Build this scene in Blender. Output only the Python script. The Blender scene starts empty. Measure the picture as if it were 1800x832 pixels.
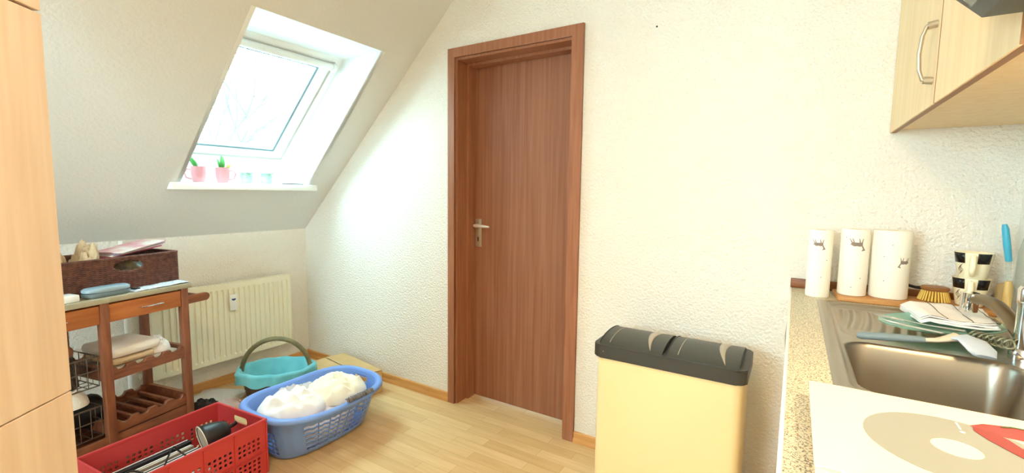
import bpy, bmesh, math, random
from mathutils import Vector, Matrix, noise
PI = math.pi
random.seed(7)
scene = bpy.context.scene
COL = scene.collection

# ------------------------------------------------------------------ camera
H = 1.2649
def cam_axes(yaw, pitch, roll):
    cy, sy = math.cos(yaw), math.sin(yaw); cp, sp = math.cos(pitch), math.sin(pitch)
    f = Vector((-sy*cp, cy*cp, -sp)); r = Vector((cy, sy, 0)); u = r.cross(f)
    cr, sr = math.cos(roll), math.sin(roll)
    return r*cr + u*sr, u*cr - r*sr, f
r_, u_, f_ = cam_axes(math.radians(31.7566), math.radians(5.48228), math.radians(.76022))
cam_data = bpy.data.cameras.new('camera'); cam = bpy.data.objects.new('camera', cam_data)
cam.matrix_world = Matrix(((r_.x, u_.x, -f_.x, 0), (r_.y, u_.y, -f_.y, 0), (r_.z, u_.z, -f_.z, H), (0, 0, 0, 1)))
cam_data.sensor_fit = 'HORIZONTAL'; cam_data.sensor_width = 36; cam_data.lens = 802.63*36/1800
cam_data.clip_start = .01
COL.objects.link(cam); scene.camera = cam

# ------------------------------------------------------------------ world, lights, exposure
scene.view_settings.view_transform = 'Standard'
scene.view_settings.look = 'None'
scene.view_settings.exposure = 1.15
scene.view_settings.gamma = 1
scene.view_settings.use_curve_mapping = False
w = bpy.data.worlds.new('overcast_sky'); scene.world = w; w.use_nodes = True
bg = w.node_tree.nodes['Background']; bg.inputs[0].default_value = (.54, .91, 1.0, 1); bg.inputs[1].default_value = 11.5
scene.cycles.use_denoising = True
scene.cycles.max_bounces = 12
scene.cycles.diffuse_bounces = 6
scene.cycles.sample_clamp_indirect = 6

D = 2.0726; XL = -3.0965; ZK = .979; XR = .605; YB = -1.7; ZC = 2.5
M_SL = .95547
XC = XL + (ZC-ZK)/M_SL
su = Vector((.72302, 0, .69083)); sn = Vector((-.69083, 0, .72302))

def light(name, kind, loc, energy, color, size=.3, rot=(0, 0, 0), size_y=None):
    l = bpy.data.lights.new(name, kind); o = bpy.data.objects.new(name, l)
    l.energy = energy; l.color = color
    if kind == 'AREA':
        l.size = size
        if size_y: l.shape = 'RECTANGLE'; l.size_y = size_y
    elif kind in ('POINT', 'SPOT'): l.shadow_soft_size = size
    o.location = loc; o.rotation_euler = rot; COL.objects.link(o); return o
# portal in the skylight so the sky is sampled well
pc = Vector((XL, 1.49, ZK)) + su*1.02 + sn*.30
po = light('skylight_portal', 'AREA', pc, 1, (1, 1, 1), .9, (0, 0, 0), .75)
po.rotation_euler = (-sn).to_track_quat('-Z', 'Y').to_euler()
po.data.size = 1.0; po.data.size_y = 1.0; po.data.cycles.is_portal = True
# warm ceiling lamp of the kitchen, behind the camera's view
LAMP = light('ceiling_lamp_light', 'AREA', (-.45, .1, 2.33), 11.5, (1, .67, .37), .36)
HOODL = light('hood_lamp_light', 'AREA', (.40, .78, 1.515), 2.2, (1, .72, .40), .12)
# added fill light behind the camera, standing in for an unseen window
REAR_FILL = light('rear_fill_light', 'AREA', (-1.3, YB+.06, 1.55), 11, (.98, .98, 1.0), 1.1, (PI/2, 0, 0), 1.1)

# ------------------------------------------------------------------ helpers: materials
def s2l(c):
    return tuple((x/12.92 if x <= .04045 else ((x+.055)/1.055)**2.4) for x in [v/255 for v in c])
def mat(name, rgb, rough=.5, metal=0, var=.0, vscale=20, bump=0, bscale=80, stretch=None, rgb2=None, spec=.5, detail=4, bdist=.003, trans=0, ior=1.45, coat=0, sheen=0, alpha=None):
    m = bpy.data.materials.new(name); m.use_nodes = True; nt = m.node_tree; n = nt.nodes; L = nt.links
    b = n['Principled BSDF']; c = s2l(rgb)
    b.inputs['Base Color'].default_value = (*c, 1); b.inputs['Roughness'].default_value = rough
    b.inputs['Metallic'].default_value = metal; b.inputs['Specular IOR Level'].default_value = spec
    b.inputs['Transmission Weight'].default_value = trans; b.inputs['IOR'].default_value = ior
    b.inputs['Coat Weight'].default_value = coat; b.inputs['Sheen Weight'].default_value = sheen
    if alpha is not None: b.inputs['Alpha'].default_value = alpha
    tc = n.new('ShaderNodeTexCoord'); mp = n.new('ShaderNodeMapping'); L.new(tc.outputs['Object'], mp.inputs[0])
    if stretch: mp.inputs['Scale'].default_value = stretch
    if var or rgb2:
        nz = n.new('ShaderNodeTexNoise'); nz.inputs['Scale'].default_value = vscale; nz.inputs['Detail'].default_value = detail
        nz.inputs['Distortion'].default_value = .4 if stretch else 0
        L.new(mp.outputs[0], nz.inputs['Vector'])
        cr = n.new('ShaderNodeValToRGB'); L.new(nz.outputs['Fac'], cr.inputs[0])
        c2 = s2l(rgb2) if rgb2 else tuple(max(0, x*(1-var)) for x in c)
        cr.color_ramp.elements[0].position = .32; cr.color_ramp.elements[1].position = .68
        cr.color_ramp.elements[0].color = (*c2, 1); cr.color_ramp.elements[1].color = (*c, 1)
        L.new(cr.outputs[0], b.inputs['Base Color'])
    if bump:
        bz = n.new('ShaderNodeTexNoise'); bz.inputs['Scale'].default_value = bscale; bz.inputs['Detail'].default_value = 3
        L.new(mp.outputs[0], bz.inputs['Vector'])
        bp = n.new('ShaderNodeBump'); bp.inputs['Strength'].default_value = bump; bp.inputs['Distance'].default_value = bdist
        L.new(bz.outputs['Fac'], bp.inputs['Height']); L.new(bp.outputs[0], b.inputs['Normal'])
    return m
MT = {}
MT['wall'] = mat('woodchip_wallpaper', (238, 234, 226), .85, bump=1.0, bscale=95, bdist=.0085, spec=.25)
MT['slope'] = mat('textured_ceiling_paper', (224, 224, 222), .9, bump=.45, bscale=75, bdist=.004, spec=.2)
MT['reveal'] = mat('white_reveal_board', (245, 247, 247), .6, spec=.3)
MT['white_pl'] = mat('white_plastic', (240, 241, 238), .35)
MT['gasket'] = mat('grey_window_gasket', (128, 146, 152), .5)
MT['sapele'] = mat('reddish_brown_sapele_veneer', (162, 112, 88), .30, rgb2=(142, 92, 70), vscale=9, stretch=(7, 7, .18), detail=8, spec=.35)
MT['sapele2'] = mat('reddish_brown_frame_veneer', (168, 114, 86), .40, rgb2=(150, 98, 72), vscale=12, stretch=(7, 7, .3), detail=6, spec=.3)
MT['steel'] = mat('brushed_stainless_steel', (168, 158, 144), .34, 1, bump=.12, bscale=60, stretch=(1, 12, 1), bdist=.001)
MT['chrome'] = mat('polished_chrome', (225, 225, 225), .08, 1)
MT['dark_spout'] = mat('brown_reflection_metal', (128, 112, 88), .28, .9)  # dark reflections on the chrome spout, put into its metal colour
MT['wire'] = mat('dark_grey_wire', (120, 112, 104), .35, .8)
MT['lever'] = mat('bright_satin_metal', (244, 240, 232), .38, .6)
MT['edge'] = mat('brown_edge_shade', (150, 108, 72), .5, var=.1)  # shade along the wall cabinet door edges, put in as brown
MT['nickel'] = mat('satin_nickel', (196, 186, 168), .40, .8)
MT['beech'] = mat('pale_beech_laminate', (226, 204, 182), .5, rgb2=(215, 190, 165), vscale=5, stretch=(7, 7, .35), detail=6, spec=.3)
MT['beech_cab'] = mat('cream_maple_laminate', (236, 212, 172), .48, rgb2=(227, 199, 156), vscale=5, stretch=(7, 7, .35), detail=6, spec=.3)
MT['base'] = mat('beech_skirting', (214, 160, 98), .4, rgb2=(196, 140, 80), vscale=4, stretch=(1, 1, 10))
MT['strip'] = mat('cherry_wood_strip', (150, 92, 52), .45, rgb2=(125, 72, 38), vscale=8, stretch=(1, 1, 12))
MT['rad'] = mat('cream_radiator_enamel', (238, 234, 212), .35)
MT['rad_dark'] = mat('radiator_shadow_grille', (190, 186, 168), .5)
MT['trol'] = mat('reddish_brown_beech_wood', (146, 88, 58), .45, rgb2=(112, 64, 42), vscale=10, stretch=(1, 5, 5), detail=5)
MT['trolv'] = mat('reddish_brown_beech_upright', (144, 86, 58), .45, rgb2=(114, 64, 42), vscale=10, stretch=(5, 5, .6), detail=5)
MT['trol_hi'] = mat('orange_brown_drawer_front', (186, 112, 58), .45, rgb2=(164, 92, 44), vscale=8, stretch=(.7, 5, 6), detail=5)
MT['trol_top'] = mat('grey_beige_worktop', (176, 166, 140), .5, var=.15, vscale=30)
MT['wicker'] = mat('dark_brown_wicker', (118, 74, 58), .6, rgb2=(76, 44, 36), vscale=60)
MT['wicker2'] = mat('grey_brown_wicker', (96, 74, 50), .6, rgb2=(60, 44, 32), vscale=60)
MT['willow'] = mat('peeled_willow_handle', (128, 118, 78), .5, rgb2=(98, 92, 66), vscale=14)
MT['turq'] = mat('turquoise_cotton', (120, 196, 204), .85, rgb2=(104, 182, 194), vscale=12, bump=.3, bscale=300, sheen=.2, spec=.2)
MT['red'] = mat('red_plastic', (194, 64, 66), .42, spec=.4)
MT['red_in'] = MT['red']
MT['blue'] = mat('sky_blue_plastic', (122, 158, 228), .36, spec=.4)
MT['white_cloth'] = mat('white_cotton', (240, 238, 236), .9, bump=.3, bscale=200, spec=.15)
MT['cream_cloth'] = mat('cream_cotton', (242, 236, 214), .9, bump=.3, bscale=200, spec=.15)
MT['dark_cloth'] = mat('dark_grey_knit', (62, 60, 66), .9)
MT['card'] = mat('brown_cardboard', (214, 182, 132), .8, rgb2=(204, 170, 120), vscale=9, spec=.2)
MT['black'] = mat('black_plastic', (34, 33, 34), .42)
MT['anth'] = mat('anthracite_plastic', (58, 57, 54), .40)
MT['anth2'] = mat('dark_grey_lid_plastic', (66, 66, 60), .38)
MT['binb'] = mat('cream_lacquered_steel', (236, 212, 162), .30, spec=.5)
MT['silver'] = mat('silver_plastic', (190, 176, 158), .35, .5)
MT['paper'] = mat('white_kitchen_paper', (248, 243, 230), .9, bump=.25, bscale=260, bdist=.001, spec=.1)
MT['print'] = mat('grey_brown_print', (142, 126, 116), .9)
MT['print_dk'] = mat('dark_star_print', (96, 84, 74), .9)
MT['porc'] = mat('ivory_porcelain', (244, 236, 208), .2)
MT['blackgl'] = mat('black_glaze', (22, 22, 24), .2)
MT['pink'] = mat('pink_glazed_ceramic', (206, 134, 138), .3)
MT['mint'] = mat('mint_white_ceramic', (164, 190, 174), .3)
MT['leaf'] = mat('light_green_leaf', (70, 140, 60), .5)
MT['leafy'] = mat('yellow_green_leaf', (206, 222, 110), .5)
MT['greyblue'] = mat('grey_blue_plastic', (150, 172, 186), .4)
MT['greydk'] = mat('slate_grey_plastic', (112, 130, 138), .45)
MT['cyan'] = mat('light_blue_plastic', (74, 178, 214), .3)
MT['amber'] = mat('amber_liquid', (226, 196, 130), .2)
MT['bristle'] = mat('yellow_bristle', (222, 188, 92), .7)
MT['brwood'] = mat('oiled_brush_wood', (156, 104, 56), .5, var=.3)
MT['board_wood'] = mat('oak_board', (198, 146, 88), .5, rgb2=(178, 124, 70), vscale=8, stretch=(.8, 8, 8))
MT['cream_glass'] = mat('cream_printed_glass', (234, 232, 204), .18, coat=.3)
MT['disc'] = mat('beige_print', (152, 154, 146), .2)
MT['redpr'] = mat('red_print', (196, 66, 60), .22)
MT['redpr2'] = mat('dark_red_print', (150, 62, 54), .22)
MT['graypr'] = mat('fine_grey_print', (120, 132, 130), .7)
MT['plastic_bag'] = mat('translucent_white_plastic', (236, 234, 226), .35, bump=.6, bscale=30, bdist=.01, spec=.6)
MT['kraft'] = mat('beige_paper_bag', (206, 184, 150), .8, rgb2=(188, 160, 126), vscale=25, bump=.5, bscale=40, bdist=.006)
MT['hood'] = mat('dark_grey_lacquer', (52, 54, 50), .35)
MT['hoodgl'] = mat('smoked_glass', (110, 118, 108), .08, spec=.8)
MT['filter'] = mat('dark_mesh_filter', (60, 62, 54), .5, .4, bump=.8, bscale=240)
MT['bark'] = mat('pale_grey_bark', (70, 78, 82), .9)
MT['grey_pap'] = mat('pale_grey_paper', (208, 198, 186), .9, bump=.3, bscale=20, bdist=.01)
MT['pinkish'] = mat('pinkish_white_cloth', (222, 200, 196), .9)
MT['lampgl'] = None
MT['ceramic'] = mat('black_glass_hob', (20, 20, 22), .08)

def glass_mat(name, tint, op=.08, rough=.03):
    m = bpy.data.materials.new(name); m.use_nodes = True; nt = m.node_tree; n = nt.nodes; L = nt.links
    n.remove(n['Principled BSDF']); out = n['Material Output']
    t = n.new('ShaderNodeBsdfTransparent'); t.inputs[0].default_value = (*tint, 1)
    g = n.new('ShaderNodeBsdfGlossy'); g.inputs['Roughness'].default_value = rough
    fr = n.new('ShaderNodeFresnel'); fr.inputs[0].default_value = 1.45
    geo = n.new('ShaderNodeNewGeometry'); inv = n.new('ShaderNodeMath'); inv.operation = 'SUBTRACT'; inv.inputs[0].default_value = 1; L.new(geo.outputs['Backfacing'], inv.inputs[1])
    ml = n.new('ShaderNodeMath'); ml.operation = 'MULTIPLY'; L.new(fr.outputs[0], ml.inputs[0]); L.new(inv.outputs[0], ml.inputs[1])   # reflect once per pane, on its outer skin
    mx = n.new('ShaderNodeMixShader'); L.new(ml.outputs[0], mx.inputs[0]); L.new(t.outputs[0], mx.inputs[1]); L.new(g.outputs[0], mx.inputs[2])
    if op:
        d = n.new('ShaderNodeBsdfDiffuse'); d.inputs[0].default_value = (*tint, 1)
        m2 = n.new('ShaderNodeMixShader'); m2.inputs[0].default_value = op
        L.new(mx.outputs[0], m2.inputs[1]); L.new(d.outputs[0], m2.inputs[2]); mx = m2
    L.new(mx.outputs[0], out.inputs[0]); return m
MT['pane'] = glass_mat('window_glass', (.97, .99, .99), 0)
MT['teal'] = glass_mat('teal_green_glass', (.56, .86, .80), .26, .08)
MT['clear'] = glass_mat('clear_glass', (.88, .90, .88), .10, .05)

def floor_mat():
    m = bpy.data.materials.new('beech_strip_laminate'); m.use_nodes = True; nt = m.node_tree; n = nt.nodes; L = nt.links
    b = n['Principled BSDF']; b.inputs['Roughness'].default_value = .38; b.inputs['Specular IOR Level'].default_value = .4
    tc = n.new('ShaderNodeTexCoord')
    br = n.new('ShaderNodeTexBrick'); L.new(tc.outputs['Object'], br.inputs['Vector'])
    br.inputs['Scale'].default_value = 1; br.inputs['Brick Width'].default_value = .42; br.inputs['Row Height'].default_value = .066
    br.inputs['Mortar Size'].default_value = .0008; br.offset = .37; br.inputs['Bias'].default_value = 0
    br.inputs['Color1'].default_value = (*s2l((232, 200, 150)), 1); br.inputs['Color2'].default_value = (*s2l((216, 178, 126)), 1)
    br.inputs['Mortar'].default_value = (*s2l((186, 146, 98)), 1)
    mp = n.new('ShaderNodeMapping'); mp.inputs['Scale'].default_value = (2, 22, 2); L.new(tc.outputs['Object'], mp.inputs[0])
    nz = n.new('ShaderNodeTexNoise'); nz.inputs['Scale'].default_value = 2; nz.inputs['Detail'].default_value = 5; L.new(mp.outputs[0], nz.inputs['Vector'])
    cr = n.new('ShaderNodeValToRGB'); L.new(nz.outputs['Fac'], cr.inputs[0])
    cr.color_ramp.elements[0].position = .3; cr.color_ramp.elements[0].color = (.86, .83, .78, 1); cr.color_ramp.elements[1].position = .7; cr.color_ramp.elements[1].color = (1, 1, 1, 1)
    mx = n.new('ShaderNodeMix'); mx.data_type = 'RGBA'; mx.blend_type = 'MULTIPLY'; mx.inputs['Factor'].default_value = 1
    L.new(br.outputs['Color'], mx.inputs['A']); L.new(cr.outputs[0], mx.inputs['B']); L.new(mx.outputs['Result'], b.inputs['Base Color'])
    return m
MT['floor'] = floor_mat()
def speckle_mat():
    m = bpy.data.materials.new('speckled_worktop_laminate'); m.use_nodes = True; nt = m.node_tree; n = nt.nodes; L = nt.links
    b = n['Principled BSDF']; b.inputs['Roughness'].default_value = .4
    tc = n.new('ShaderNodeTexCoord'); last = None
    base = (*s2l((216, 206, 176)), 1)
    prev = None
    for k, (sc, th, col) in enumerate(((230, .59, (150, 136, 110)), (360, .60, (84, 76, 68)), (150, .69, (184, 122, 80)))):
        nz = n.new('ShaderNodeTexNoise'); nz.inputs['Scale'].default_value = sc; nz.inputs['Detail'].default_value = 2
        mp = n.new('ShaderNodeMapping'); mp.inputs['Location'].default_value = (k*3.3, k*1.7, 0); L.new(tc.outputs['Object'], mp.inputs[0]); L.new(mp.outputs[0], nz.inputs['Vector'])
        cr = n.new('ShaderNodeValToRGB'); L.new(nz.outputs['Fac'], cr.inputs[0]); cr.color_ramp.elements[0].position = th-.02; cr.color_ramp.elements[1].position = th
        mx = n.new('ShaderNodeMix'); mx.data_type = 'RGBA'; L.new(cr.outputs[0], mx.inputs['Factor'])
        if prev is None: mx.inputs['A'].default_value = base
        else: L.new(prev, mx.inputs['A'])
        mx.inputs['B'].default_value = (*s2l(col), 1); prev = mx.outputs['Result']
    L.new(prev, b.inputs['Base Color']); return m
MT['speckle'] = speckle_mat()

# ------------------------------------------------------------------ helpers: meshes and objects
def world_matrix(o):
    m = Matrix.LocRotScale(o.location, o.rotation_euler, o.scale)
    return world_matrix(o.parent) @ m if o.parent else m
def part(name, bm, m, parent=None, world=False, smooth=40, label=None, loc=None, solidify=0, subsurf=0):
    if world and parent is not None: bm.transform(world_matrix(parent).inverted())
    if loc is not None: bm.transform(Matrix.Translation(-Vector(loc)))
    me = bpy.data.meshes.new(name); bmesh.ops.recalc_face_normals(bm, faces=bm.faces) if not solidify else None
    bm.to_mesh(me); bm.free()
    ms = m if isinstance(m, (list, tuple)) else [m]
    for x in ms: me.materials.append(x)
    o = bpy.data.objects.new(name, me); COL.objects.link(o)
    if parent is not None: o.parent = parent
    if loc is not None: o.location = loc
    if smooth:
        me.polygons.foreach_set('use_smooth', [True]*len(me.polygons)); me.update()
        me.set_sharp_from_angle(angle=math.radians(smooth))
    if solidify:
        s = o.modifiers.new('thickness', 'SOLIDIFY'); s.thickness = solidify; s.offset = 0
    if subsurf:
        s = o.modifiers.new('smooth', 'SUBSURF'); s.levels = subsurf; s.render_levels = subsurf
    if label: o['label'] = label
    return o
def thing(name, label, cat, loc=(0, 0, 0), rotz=0, group=None, kind=None):
    o = bpy.data.objects.new(name, None); o.empty_display_size = .05; COL.objects.link(o)
    o.location = loc; o.rotation_euler = (0, 0, rotz)
    if label: o['label'] = label
    if cat: o['category'] = cat
    if group: o['group'] = group
    if kind: o['kind'] = kind
    return o
def tag(o, label, cat, group=None):
    o['label'] = label; o['category'] = cat
    if group: o['group'] = group
    return o
def struct(o): o['kind'] = 'structure'; return o
def NB(): return bmesh.new()
def box(bm, x0, x1, y0, y1, z0, z1, bev=0, seg=2, M=None):
    mtx = Matrix.Translation(((x0+x1)/2, (y0+y1)/2, (z0+z1)/2)) @ Matrix.Diagonal((abs(x1-x0), abs(y1-y0), abs(z1-z0), 1))
    r = bmesh.ops.create_cube(bm, size=1, matrix=mtx); vs = r['verts']
    if bev:
        es = list({e for v in vs for e in v.link_edges})
        r2 = bmesh.ops.bevel(bm, geom=es, offset=bev, segments=seg, affect='EDGES', profile=.5)
        vs = list({v for f in r2['faces'] for v in f.verts} | {v for v in vs if v.is_valid})
        # collect whole island
        seen = set(vs); st = list(vs)
        while st:
            v = st.pop()
            for e in v.link_edges:
                q = e.other_vert(v)
                if q not in seen: seen.add(q); st.append(q)
        vs = list(seen)
    if M is not None: bmesh.ops.transform(bm, matrix=M, verts=vs)
    return vs
def bx(*a, **k): bm = NB(); box(bm, *a, **k); return bm
def tube(bm, pts, r, seg=10, closed=False, caps=True, flat=1.0):
    pts = [Vector(p) for p in pts]; n = len(pts); rings = []
    up = None
    for i, p in enumerate(pts):
        if closed: t = (pts[(i+1) % n]-pts[i-1]).normalized()
        elif i == 0: t = (pts[1]-p).normalized()
        elif i == n-1: t = (p-pts[-2]).normalized()
        else: t = (pts[i+1]-pts[i-1]).normalized()
        if up is None:
            up = Vector((0, 0, 1)) if abs(t.z) < .9 else Vector((1, 0, 0))
        a = (up - t*up.dot(t)).normalized(); up = a; b = t.cross(a)
        rr = r[i] if isinstance(r, (list, tuple)) else r
        rings.append([bm.verts.new(p + (a*math.cos(2*PI*k/seg)*flat + b*math.sin(2*PI*k/seg))*rr) for k in range(seg)])
    m = n if closed else n-1
    for i in range(m):
        A, B = rings[i], rings[(i+1) % n]
        for k in range(seg): bm.faces.new((A[k], A[(k+1) % seg], B[(k+1) % seg], B[k]))
    if caps and not closed: bm.faces.new(rings[0][::-1]); bm.faces.new(rings[-1])
    return bm
def lathe(bm, prof, seg=32, c=(0, 0, 0), sx=1, sy=1, rot=0):
    rings = []
    for r, z in prof:
        if r < 1e-6: rings.append([bm.verts.new((c[0], c[1], c[2]+z))])
        else:
            rings.append([bm.verts.new((c[0]+(math.cos(a)*r*sx)*math.cos(rot)-(math.sin(a)*r*sy)*math.sin(rot), c[1]+(math.cos(a)*r*sx)*math.sin(rot)+(math.sin(a)*r*sy)*math.cos(rot), c[2]+z)) for a in [2*PI*k/seg for k in range(seg)]])
    for A, B in zip(rings, rings[1:]):
        if len(A) == 1 and len(B) == 1: continue
        for k in range(seg):
            k2 = (k+1) % seg
            if len(A) == 1: bm.faces.new((A[0], B[k], B[k2]))
            elif len(B) == 1: bm.faces.new((A[k], A[k2], B[0]))
            else: bm.faces.new((A[k], A[k2], B[k2], B[k]))
    return bm
def plate(outer, holes=(), t=.01, M=None, bev=0):
    """flat plate with holes, built in the XY plane, thickness along z from 0 to t"""
    cu = bpy.data.curves.new('tmp', 'CURVE'); cu.dimensions = '2D'; cu.fill_mode = 'BOTH'; cu.extrude = t/2
    for poly in [outer]+list(holes):
        sp = cu.splines.new('POLY'); sp.points.add(len(poly)-1); sp.use_cyclic_u = True
        for p, q in zip(sp.points, poly): p.co = (q[0], q[1], 0, 1)
    ob = bpy.data.objects.new('tmp', cu); COL.objects.link(ob)
    dg = bpy.context.evaluated_depsgraph_get(); me = bpy.data.meshes.new_from_object(ob.evaluated_get(dg))
    bm = NB(); bm.from_mesh(me); bmesh.ops.remove_doubles(bm, verts=bm.verts, dist=1e-5)
    bpy.data.objects.remove(ob); bpy.data.curves.remove(cu); bpy.data.meshes.remove(me)
    bmesh.ops.translate(bm, vec=(0, 0, t/2), verts=bm.verts)
    if M is not None: bm.transform(M)
    return bm
def rect(x0, x1, y0, y1): return [(x0, y0), (x1, y0), (x1, y1), (x0, y1)]
def rrect(x0, x1, y0, y1, r, n=4):
    pts = []
    for cx, cy, a0 in ((x1-r, y1-r, 0), (x0+r, y1-r, PI/2), (x0+r, y0+r, PI), (x1-r, y0+r, 1.5*PI)):
        for k in range(n+1): a = a0+PI/2*k/n; pts.append((cx+r*math.cos(a), cy+r*math.sin(a)))
    return pts
def ell(cx, cy, a, b, n=16, rot=0):
    return [(cx+a*math.cos(t)*math.cos(rot)-b*math.sin(t)*math.sin(rot), cy+a*math.cos(t)*math.sin(rot)+b*math.sin(t)*math.cos(rot)) for t in [2*PI*k/n for k in range(n)]]
def merge(dst, src):
    me = bpy.data.meshes.new('t'); src.to_mesh(me); src.free(); dst.from_mesh(me); bpy.data.meshes.remove(me); return dst
def frame_M(o, x, y):
    x = Vector(x).normalized(); y = Vector(y).normalized(); z = x.cross(y)
    return Matrix(((x.x, y.x, z.x, o[0]), (x.y, y.y, z.y, o[1]), (x.z, y.z, z.z, o[2]), (0, 0, 0, 1)))
def grid(bm, nu, nv, fn, skip=None, wrap=False):
    V = [[bm.verts.new(fn(i/nu, j/nv)) for j in range(nv+1)] for i in range(nu if wrap else nu+1)]
    for i in range(nu):
        for j in range(nv):
            if skip and skip(i, j): continue
            i2 = (i+1) % nu if wrap else i+1
            bm.faces.new((V[i][j], V[i2][j], V[i2][j+1], V[i][j+1]))
    return V
def heap(cx, cy, z0, a, b, h, seed=0, rot=0, fold=.25, nf=7, n=48, sharp=2.4, flatk=.0):
    """closed crumpled lump (cloth, bag): dome above a flat underside"""
    bm = NB(); off = Vector((seed*7.1, seed*3.3, seed*1.7)); rings = []
    for j in range(1, n//2+1):
        rr = j/(n//2); ring = []
        for k in range(n):
            t = 2*PI*k/n; sup = (abs(math.cos(t))**sharp+abs(math.sin(t))**sharp)**(-1/sharp)
            wob = 1+.12*noise.noise(Vector((math.cos(t)*1.3, math.sin(t)*1.3, seed)))
            x = math.cos(t)*sup*rr*wob; y = math.sin(t)*sup*rr*wob
            p = Vector((x*nf*.35, y*nf*.35, 0))+off
            nz = noise.noise(p+Vector((noise.noise(p*1.4), noise.noise(p*1.4+Vector((5, 5, 5))), 0))*1.2)
            rid = 1-abs(noise.noise(p*1.7+Vector((9, 1, 4))))*2
            base = (1-rr**3.2)**.6 if rr < 1 else 0
            z = h*base*(1+fold*nz+fold*.5*(rid-.6)) 
            ring.append(bm.verts.new((x*a, y*b, max(z, .0005))))
        rings.append(ring)
    top = bm.verts.new((0, 0, h*(1+fold*noise.noise(off)+fold*.2)))
    for k in range(n): bm.faces.new((top, rings[0][k], rings[0][(k+1) % n]))
    for A, B in zip(rings, rings[1:]):
        for k in range(n): bm.faces.new((A[k], B[k], B[(k+1) % n], A[(k+1) % n]))
    lo = [bm.verts.new((v.co.x, v.co.y, 0)) for v in rings[-1]]
    for k in range(n): bm.faces.new((rings[-1][k], lo[k], lo[(k+1) % n], rings[-1][(k+1) % n]))
    bm.faces.new(lo[::-1])
    bm.transform(Matrix.Translation((cx, cy, z0)) @ Matrix.Rotation(rot, 4, 'Z'))
    return bm
def copy_tree(o, parent=None):
    c = o.copy(); COL.objects.link(c); c.parent = parent
    for ch in [x for x in COL.objects if x.parent == o]: copy_tree(ch, c)
    return c

# ------------------------------------------------------------------ the room
struct(part('floor', bx(XL-.1, XR+.1, YB-.1, D+.35, -.06, 0), MT['floor'], smooth=0))
struct(part('wall_left', bx(XL-.12, XL, YB-.1, D+.3, 0, ZK+.001), MT['wall'], smooth=0))
struct(part('wall_right', bx(XR, XR+.12, YB-.1, D+.3, 0, ZC), MT['wall'], smooth=0))
# unseen rear wall with an opening for the added window
wb = plate(rect(XL-.1, XR+.1, 0, ZC+.05), [rect(-1.85, -.75, 1.0, 2.1)], .12, frame_M((0, YB, 0), (1, 0, 0), (0, 0, 1)))
struct(part('wall_back', wb, MT['wall'], smooth=0))
# door wall with its doorway
DX0, DX1, DZ = -1.675, -.93, 2.02
MD = frame_M((0, D+.25, 0), (1, 0, 0), (0, 0, 1))
wf = plate([(XL-.1, 0), (DX0, 0), (DX0, DZ), (DX1, DZ), (DX1, 0), (XR+.1, 0), (XR+.1, ZC+.05), (XC+.03, ZC+.05), (XL-.1, ZK-.06)], [], .25, MD)
struct(part('wall_far', wf, MT['wall'], smooth=0))
# sloping ceiling with the skylight opening, and the flat ceiling
SL = (ZC-ZK)/su.z
def sl(z): return (z-ZK)/su.z
Y0, Y1 = 1.137, 1.853
zlo, zhi = 1.300, 2.034
Ms = frame_M((XL, 0, ZK), su, (0, 1, 0))    # x along slope up, y along room; plate thickness goes along -sn
sp = plate(rect(-.0, SL+.12, YB-.1, D+.12), [[(sl(1.262), Y0), (sl(zhi), Y0), (sl(zhi), Y1-.018), (sl(1.262), Y1+.03)]], .03)
# flip so the room-side face stays on the slope plane
sp.transform(frame_M((XL, 0, ZK), su, (0, 1, 0)) @ Matrix.Diagonal((1, 1, 1, 1)))
z_ax = su.cross(Vector((0, 1, 0)))
if z_ax.dot(sn) < 0: bmesh.ops.translate(sp, vec=sn*.03, verts=sp.verts)
struct(part('ceiling', merge(sp, bx(XC-.02, XR+.1, YB-.1, D+.2, ZC, ZC+.08)), MT['slope'], smooth=0))

# ------------------------------------------------------------------ skylight: window_1
WD = .25
win = thing('window_1', None, None, (XL+.2, 1.5, 1.3), kind='structure')
def P(s, y, d): return Vector((XL, y, ZK)) + su*s + sn*d
def quad_slab(bm, a, b, c, d, t):
    """slab from a quad (4 points) thickened by vector t"""
    lo = [bm.verts.new(p) for p in (a, b, c, d)]; hi = [bm.verts.new(Vector(p)+t) for p in (a, b, c, d)]
    bm.faces.new(lo); bm.faces.new(hi[::-1])
    for k in range(4): bm.faces.new((lo[k], hi[k], hi[(k+1) % 4], lo[(k+1) % 4]))
s_hi_in = sl(zhi)
def atdepth(x=None, z=None, d=WD):
    # slope coordinate s of the point on the plane at depth d having this x or z
    if z is not None: return (z-ZK-sn.z*d)/su.z
    return (x-XL-sn.x*d)/su.x
sA = atdepth(z=1.440); sB = atdepth(z=zhi+.008)
rv = NB()
quad_slab(rv, P(s_hi_in, Y0, 0), P(s_hi_in, Y1-.018, 0), P(sB, Y1, WD), P(sB, Y0, WD), Vector((0, 0, .02)))            # head, level
quad_slab(rv, P(sl(1.28), Y1+.03, 0), P(s_hi_in, Y1-.018, 0), P(sB, Y1, WD), P(sA, Y1, WD), Vector((0, .02, 0)))
quad_slab(rv, P(sl(1.28), Y0, 0), P(s_hi_in, Y0, 0), P(sB, Y0, WD), P(sA, Y0, WD), Vector((0, -.02, 0)))
pA = P(sA, 0, WD)
quad_slab(rv, Vector((pA.x, Y0-.02, 1.25)), Vector((pA.x, Y1+.06, 1.25)), Vector((pA.x, Y1+.02, pA.z+.01)), Vector((pA.x, Y0-.02, pA.z+.01)), Vector((-.02, 0, 0)))
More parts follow.
